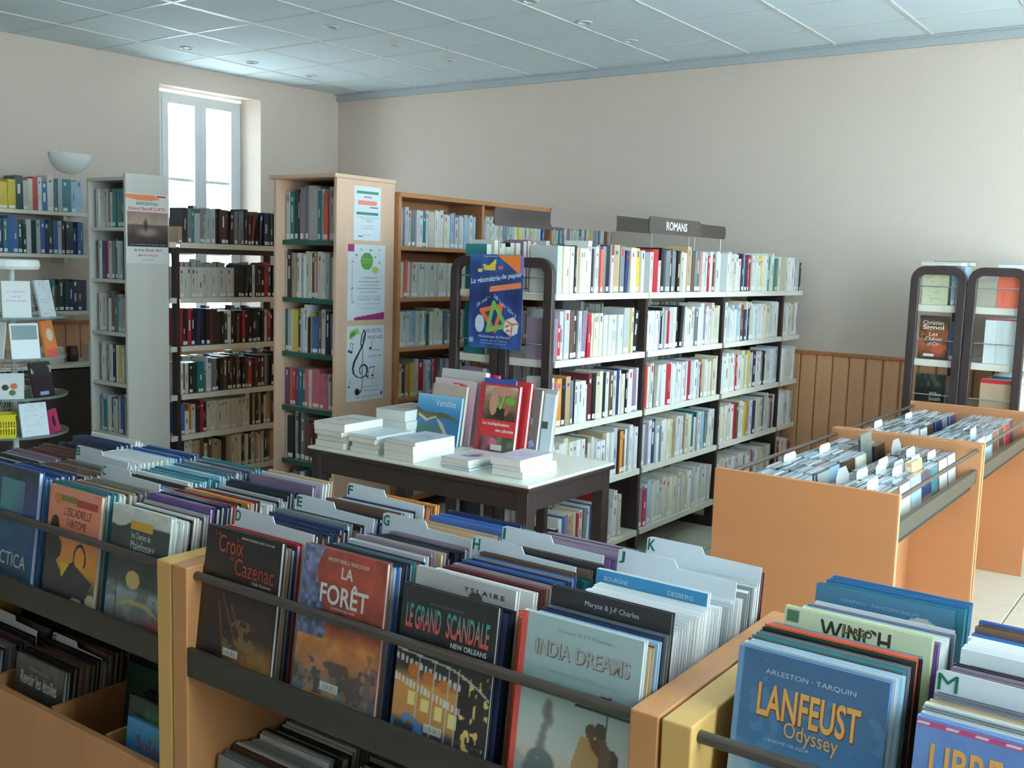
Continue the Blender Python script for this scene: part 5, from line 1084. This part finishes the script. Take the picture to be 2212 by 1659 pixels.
column(1, 5.692, [alb('red and orange album with pale lettering at the front of the divider G column', rgb(150, 80, 60), f_foret, [('VINCENT PEREZ & TIBURCE OGER', .3, .93, .5, .022, WT), ('LA', .48, .84, .14, .07, WT, dict(bold=True)), ('FOR\u00caT', .24, .672, .58, .15, WT, dict(bold=True)), ('LE ROMAN DES AMES', .38, .645, .3, .016, WT)], w=.212, h=.312, dx=.004),
    ('c', 'pale grey', .312), ('c', 'blue', .31), ('c', 'dark blue', .312), ('c', 'black', .312), ('c', 'teal', .31), ('to', -1.80, PG1, (.305, .315)), ('to', -1.722, [('black', 4), ('mauve', 3), ('brown', 2), ('dark red', 1)], (.295, .305)), ('div', 'G'), ('to', -1.63, [('tan', 4), ('orange', 2), ('brown', 1)]), ('to', -1.51, [('blue', 4), ('grey', 2), ('teal', 2), ('pale grey', 1), ('dark blue', 2)])], 'divider G column, ' + MID, seed=2, wr=(.2, .212))
column(1, 5.948, [alb('black album with teal-to-red lettering at the front of the divider H column', rgb(48, 50, 50), f_scandal, [('JACQUES LAMONTAGNE', .3, .905, .36, .016, rgb(90, 120, 120)), ('LE GRAND', .06, .74, .38, .15, WT, dict(bold=True, grad=(rgb(206, 84, 72), rgb(70, 150, 146)))), ('SCANDALE', .5, .74, .44, .15, WT, dict(bold=True, grad=(rgb(206, 84, 72), rgb(70, 150, 146)))), ('NEW ORLEANS', .56, .69, .37, .032, WT, dict(bold=True))], w=.208, h=.288),
    ('c', 'dark blue', .288), ('c', 'black', .29), alb('white album with black spaced letters behind the black one, divider H column', rgb(206, 200, 198), lambda u, v: put(put(flatc(u, rgb(206, 202, 200)), ell(u, v, .62, .9, .07, .03), rgb(90, 84, 84)), ell(u, v, .85, .45, .3, .2), rgb(50, 48, 50)), [('Y S L A I R E', .5, .925, .4, .028, rgb(60, 58, 60), dict(bold=True))], w=.22, h=.308, dx=-.004),
    ('c', 'coral', .275, .228), ('c', 'coral', .275, .23), ('c', 'white', .308, .222), ('c', 'dark red', .305), ('c', 'dark red', .306), ('c', 'brown', .305), ('c', 'mauve', .306), ('c', 'black', .304), ('c', 'blue', .306, .226), ('c', 'dark blue', .305, .226), ('c', 'grey', .306), ('c', 'blue', .304), ('to', -1.742, PG1), ('div', 'H'), ('to', -1.70, [('teal', 4), ('dark green', 2)], (.285, .295)), ('to', -1.642, [('black', 3), ('brown', 2), ('tan', 1)], (.3, .31)), ('div', 'I'), ('c', 'tan', .29, .22), ('to', -1.51, [('grey', 4), ('mauve', 5), ('black', 2), ('purple', 2)], (.3, .312))], 'divider H column, ' + MID, seed=3, wr=(.212, .222))
column(1, 6.205, [alb('pale grey-green album showing two people from behind under an umbrella', rgb(214, 220, 222), f_india, [('Maryse & J-F Charles', .32, .925, .44, .026, rgb(150, 156, 156)), ('INDIA', .15, .785, .29, .085, rgb(110, 106, 104), dict(bold=True, off=.0007)), ('DREAMS', .485, .785, .435, .085, rgb(110, 106, 104), dict(bold=True, off=.0007)), ('INDIA', .143, .79, .29, .085, rgb(178, 172, 168), dict(bold=True)), ('DREAMS', .478, .79, .435, .085, rgb(178, 172, 168), dict(bold=True)), ('Il \u00e9tait une fois \u00e0 Darjeeling', .22, .7, .6, .03, rgb(150, 166, 168))], w=.222, h=.297),
    ('c', 'tan', .295, .222), ('c', 'brown', .293, .222), ('c', 'pale blue', .297, .224), ('c', 'dark blue', .3, .222), ('c', 'grey', .3, .224), alb('black album with flowing white signature letters behind the umbrella album', rgb(44, 44, 48), None, [('Maryse & J-F Charles', .3, .925, .45, .035, rgb(206, 204, 206))], w=.224, h=.318)]
    + [('c', 'white', .29 + .0008 * k, .217) for k in range(12)] + [alb('white album with a broad blue band across its top, divider J column', rgb(226, 230, 234), lambda u, v: put(flatc(u, rgb(226, 230, 234)), v > .915, rgb(60, 140, 186)), [('BOURGNE', .08, .94, .22, .026, rgb(200, 220, 232)), ('DESBERG', .66, .94, .22, .026, rgb(200, 220, 232))], w=.22, h=.306, dx=-.008), ('c', 'white', .285, .22), ('c', 'white', .29, .222), ('to', -1.632, [('white', 3), ('pale grey', 1)], (.28, .29)), ('div', 'J'), ('c', 'white', .285, .22), ('c', 'ivory', .28, .22), ('c', 'grey', .288, .224), ('to', -1.516, [('white', 2), ('pale grey', 2), ('grey', 1)], (.28, .29)), ('div', 'K'), ('c', 'dark red', .306, .22)], 'divider J column, ' + MID, seed=4, wr=(.212, .222), tr=(0.0105, 0.0135))
FAR = 'far comic bin'
column(0, 4.272, [('to', -1.80, PB, (.285, .3)), ('to', -1.60, PG1, (.285, .3)), ('c', 'dark blue', .31, .225), ('c', 'dark blue', .31, .225), ('c', 'dark blue', .31, .225), ('to', -1.51, [('tan', 2), ('white', 3), ('brown', 1)], (.3, .315))], 'outermost column, ' + FAR, seed=5, tr=(.013, .017), objs=False)
column(0, 4.53, [alb('blue album with tall thin pale capitals in the far comic bin', rgb(40, 90, 170), f_arctic, [('ARCTICA', .1, .2, .78, .11, rgb(206, 200, 184))], w=.225, h=.31, t=.014), ('c', 'blue', .31, .226), ('c', 'blue', .308, .227), ('c', 'dark blue', .31, .228), ('c', 'blue', .31, .226), ('c', 'dark blue', .309, .23), ('c', 'dark blue', .309, .232), ('c', 'dark red', .295), ('to', -1.742, PG1, (.29, .3)), ('div', 'B'), ('c', 'black', .295)] + [('c', 'white', .305, .222) for _ in range(9)] + [('to', -1.51, [('blue', 3), ('dark blue', 2), ('pale blue', 1)], (.3, .31))], 'divider B column, ' + FAR, seed=6)
column(0, 4.80, [alb('orange album with dark silhouettes at the front of the divider C column', rgb(200, 150, 110), f_esc, [("L'ESCADRILLE", .32, .78, .52, .07, rgb(110, 66, 52)), ('FANTOME', .38, .69, .38, .065, rgb(110, 66, 52))], w=.213, h=.292, dx=.012), ('c', 'teal', .312, .225), ('c', 'teal', .31, .224), ('c', 'ivory', .305, .226), ('c', 'brown', .304, .226), ('c', 'tan', .304, .226), ('c', 'brown', .3, .226), ('c', 'grey', .3, .226), ('to', -1.838, PG1, (.295, .303)), ('div', 'C'), ('c', 'ivory', .3, .22), ('c', 'white', .296), ('to', -1.74, PB, (.285, .295)), ('c', 'white', .302, .22), ('to', -1.64, [('pale grey', 2), ('teal', 3), ('pale blue', 2), ('white', 1)], (.295, .305)), ('to', -1.51, PB, (.3, .31))], 'divider C column, ' + FAR, seed=7)
column(0, 5.063, [alb('dark album with a gold label and white top in the far comic bin', rgb(214, 214, 206), f_mal, [('les Chemins de', .37, .77, .32, .05, WT), ('Malefosse', .36, .685, .36, .07, WT), ('4', .735, .69, .03, .05, WT)], w=.213, h=.288, dx=.008), ('c', 'white', .289, .215), ('c', 'white', .288, .218), ('c', 'black', .287, .216), ('c', 'white', .29, .22), ('c', 'brown', .288, .22), ('c', 'pale grey', .292, .222), ('c', 'purple', .308, .225), ('c', 'black', .306, .226), ('c', 'dark blue', .307, .226), ('c', 'black', .305, .228), ('c', 'red', .304, .226), ('c', 'black', .305, .23), ('to', -1.76, PB, (.295, .303)), ('c', 'dark red', .3, .225), ('to', -1.66, PB, (.28, .295)), ('c', 'black', .3, .225), ('c', 'dark blue', .304, .225), ('to', -1.58, [('black', 2), ('dark blue', 3), ('pale grey', 1)], (.28, .29)), ('to', -1.51, [('teal', 2), ('pale grey', 3), ('pale blue', 2), ('tan', 1), ('mauve', 2)], (.3, .31))], 'column beside the post, ' + FAR, seed=8)
NEAR = 'near comic bin'
column(2, 6.562, [alb('blue sky album with ochre fantasy lettering at the front of the near comic bin', rgb(100, 140, 180), f_sky, [('ARLESTON \u00b7 TARQUIN', .2, .9, .6, .026, rgb(190, 206, 216)), ('LANFEUST', .17, .705, .68, .15, rgb(110, 76, 44), dict(bold=True, off=.0007, slope=-.02)), ('LANFEUST', .163, .712, .68, .15, OR, dict(bold=True, slope=-.02)), ('Odyssey', .36, .625, .36, .09, OR, dict(slope=-.05)), ("L'\u00c9NIGME OR-AZUR", .24, .605, .3, .018, rgb(180, 200, 214))], w=.213, h=.316), ('c', 'pale grey', .318, .216), ('c', 'pale blue', .318, .217), ('c', 'brown', .316, .218), ('c', 'teal', .317, .218), ('c', 'grey', .318, .22), ('c', 'black', .317, .222), ('c', 'dark green', .318, .222), ('c', 'coral', .32, .222), ('c', 'black', .315, .222), ('c', 'grey', .315, .222),
    ('gap', .035), alb('pale yellow-green album with large black serif letters in the near comic bin', rgb(196, 206, 150), lambda u, v: put(vgrad(v, [(0, rgb(190, 190, 60)), (.5, rgb(206, 212, 140)), (1, rgb(216, 222, 190))]), rect(u, v, .02, .1, .93, .99), rgb(80, 120, 90)), [('WINCH', .26, .885, .48, .09, rgb(60, 56, 44), dict(bold=True, off=.0007)), ('LARGO', .42, .93, .2, .04, rgb(206, 212, 150), dict(bold=True, off=.0009)), ('LARGO', .425, .933, .19, .034, rgb(60, 56, 44), dict(bold=True, off=.0011))], w=.222, h=.33, dx=.004), ('c', 'purple', .314, .226), ('c', 'mauve', .316, .228), ('c', 'white', .305, .226), ('c', 'white', .306, .226), ('c', 'white', .306, .227), ('c', 'ivory', .307, .227), ('c', 'pale grey', .306, .228), ('c', 'teal', .304, .228), ('c', 'mauve', .304, .228), ('to', -1.63, [('pale grey', 2), ('mauve', 1), ('grey', 1)], (.3, .306)),
    ('gap', .03), alb('deep blue album with a beige disc near the back of the near comic bin', rgb(50, 96, 128), lambda u, v: put(vgrad(v, [(0, rgb(30, 56, 80)), (1, rgb(70, 120, 146))]), ell(u, v, .78, .82, .15, .11), rgb(196, 192, 174)), [('HERMAN \u00b7 PANDEMONIUM', .2, .93, .56, .018, rgb(130, 170, 190))], w=.225, h=.322, dx=-.006), ('c', 'teal', .322, .226), ('c', 'blue', .324, .227), ('c', 'teal', .324, .228), ('c', 'blue', .325, .229)], 'column with the sky album, ' + NEAR, y0=-1.95, seed=9, tr=(.010, .0125))
column(2, 6.815, [alb('periwinkle album with orange and white block capitals in the near comic bin', rgb(120, 150, 200), f_libre, [('LIBRE', .09, .745, .38, .15, OR, dict(bold=True)), ('de', .16, .575, .16, .14, rgb(196, 214, 222), dict(bold=True)), ('CHOISIR', .36, .545, .6, .18, rgb(206, 222, 230), dict(bold=True)), ('WACHS & RICHELLE', .68, .84, .3, .03, rgb(170, 190, 220), dict(bold=True))], w=.225, h=.29), ('c', 'pale grey', .29, .228), ('c', 'grey', .291, .228), ('c', 'ivory', .292, .228), ('c', 'tan', .292, .228), ('c', 'grey', .292, .228), ('c', 'grey', .294, .228), ('gap', .008), ('div', 'M'), ('c', 'cream', .29, .228), ('c', 'cream', .292, .228), ('c', 'coral', .302, .228), ('c', 'brown', .304, .228), ('to', -1.74, PG1, (.29, .296)), ('gap', .025),
    alb('pale grey album with a plum band behind divider M', rgb(226, 230, 230), lambda u, v: put(put(put(flatc(u, rgb(232, 236, 236)), (v < .93) * (u > .06), rgb(176, 186, 200)), (v < .93) * (v > .87) * (u > .06), rgb(110, 60, 70)), (v < .3), rgb(160, 176, 190)), [('M', .22, .74, .16, .1, rgb(60, 60, 70), dict(bold=True)), ('R', .55, .72, .12, .1, rgb(60, 60, 70), dict(bold=True))], w=.225, h=.306), ('c', 'white', .307, .226), ('c', 'white', .308, .226), ('c', 'white', .308, .226), ('c', 'white', .308, .226), ('c', 'blue', .31, .226), ('c', 'brown', .318, .228), ('c', 'brown', .318, .228), ('c', 'blue', .32, .226)], 'divider M column, ' + NEAR, y0=-1.965, seed=10, tr=(.011, .0135))
column(2, 7.07, [('to', -1.51, PB, (.295, .31))], '', objs=False, seed=18)
column(2, 7.325, [('to', -1.51, PG1, (.295, .31))], '', objs=False, seed=19)
# lower troughs
LBASE = 0.157
column(2, 6.55, [('to', -1.56, PG1, (.25, .28))], '', y0=-1.95, base=LBASE, objs=False, seed=20, wr=(.215, .225))
column(2, 6.81, [('to', -1.56, PB, (.25, .28))], '', y0=-1.95, base=LBASE, objs=False, seed=21, wr=(.215, .225))
column(1, 6.19, [('to', -1.56, PG1, (.25, .28))], '', y0=-1.95, base=LBASE, objs=False, seed=22, wr=(.215, .225))
column(1, 5.41, [('to', -1.55, [('pale grey', 4), ('grey', 3), ('white', 2), ('brown', 1), ('ivory', 2), ('dark green', 1)], (.27, .29))], '', y0=-1.965, base=LBASE, objs=False, seed=11, wr=(.215, .225), tr=(.007, .011))
column(1, 5.669, [('to', -1.56, [('pale grey', 2), ('grey', 3), ('brown', 2), ('black', 2)], (.25, .28))], '', y0=-1.95, base=LBASE, objs=False, seed=12, wr=(.215, .225))
column(1, 5.928, [('to', -1.56, PG1, (.25, .28))], '', y0=-1.95, base=LBASE, objs=False, seed=13, wr=(.215, .225))
def f_etoiles(u, v):
    g = vgrad(v, [(0, rgb(70, 50, 36)), (.5, rgb(60, 50, 44)), (.75, rgb(74, 74, 66)), (1, rgb(90, 90, 80))]) * (.7 + .6 * fbm(u, v, 6, 51)[..., None]); return put(g, ell(u, v, .45, .35, .14, .2, .3), rgb(170, 130, 100), .8)
column(0, 4.552, [alb('dark album with white serif lettering in the lower far trough', rgb(70, 70, 64), f_etoiles, [('Revoir les \u00e9toiles', .12, .76, .76, .11, rgb(206, 206, 200), dict(bold=True)), ('Christian Lax', .3, .895, .4, .03, rgb(150, 150, 120))], w=.22, h=.30, dx=.045), ('to', -1.86, [('black', 3), ('brown', 2), ('grey', 1)], (.295, .305)), ('div', 'S'), ('c', 'pale blue', .29, .22), ('to', -1.56, [('dark red', 3), ('black', 3), ('orange', 1), ('brown', 2)], (.3, .31))], 'lower trough, far comic bin', dw=.23, y0=-1.965, base=LBASE, seed=14, tr=(.013, .018), objs=False, wr=(.22, .23), dxx=.03)
def f_glow(u, v):
    g = vgrad(v, [(0, rgb(16, 28, 22)), (.4, rgb(20, 48, 34)), (1, rgb(36, 44, 42))]); return put(g, ell(u, v, .5, .62, .3, .25, .6), rgb(90, 200, 120), .85)
column(0, 5.068, [alb('bright blue album with red script lettering in the lower far trough', rgb(70, 150, 200), lambda u, v: put(put(flatc(u, rgb(66, 150, 206)), ell(u, v, .45, .35, .2, .12), rgb(110, 84, 70)), ell(u, v, .5, .9, .12, .02), rgb(150, 180, 110), .5), [('Soledad', .2, .76, .72, .13, rgb(176, 66, 84), dict(slope=-.02)), ('TITO', .36, .67, .2, .045, rgb(150, 190, 220))], w=.2, h=.27, dx=.02), alb('black-green glowing album behind the bright blue one in the lower trough', rgb(24, 36, 32), f_glow, [], w=.222, h=.312, dx=.0), ('c', 'pale grey', .3, .215), ('c', 'black', .305, .215), ('to', -1.62, [('black', 4), ('dark green', 1), ('dark red', 1)], (.29, .31))], 'lower trough beside the post, far comic bin', y0=-1.965, base=LBASE, seed=15, tr=(.013, .018), objs=False, wr=(.21, .222))
column(0, 4.275, [('to', -1.86, [('grey', 3), ('black', 3), ('dark red', 2)], (.27, .29)), ('div', 'Q'), ('to', -1.6, [('grey', 1), ('black', 3), ('dark red', 2), ('orange', 1)], (.27, .3))], 'lower trough, far comic bin', dw=.23, y0=-1.96, base=LBASE, objs=False, seed=16)
column(0, 4.838, [('to', -1.6, [('black', 5), ('dark green', 1)], (.27, .3))], '', y0=-1.80, base=LBASE, objs=False, seed=17, wr=(.195, .205))

# ------------------------------------------------------------------ the uncounted rest, one object per kind
tag(STUFF['novels'].build('novels', M['cover']), 'further rows of pale novels beyond the second bay of the long rack', 'novels', kind='stuff')
tag(STUFF['books'].build('books', M['cover']), 'further rows of books deep in the bookcases and racks', 'books', kind='stuff')
tag(STUFF_CD.build('cd_cases', M['case_cd']), 'further rows of clear disc cases filling the music browsers', 'cd cases', kind='stuff')
tag(comst.build('comic_albums', M['cover']), 'albums packed in the shadowed lower troughs of the comic bins', 'comic albums', kind='stuff')
print('COUNTS', 'comics', ncom, 'cd', cdn, 'tiles', nfl, nct)
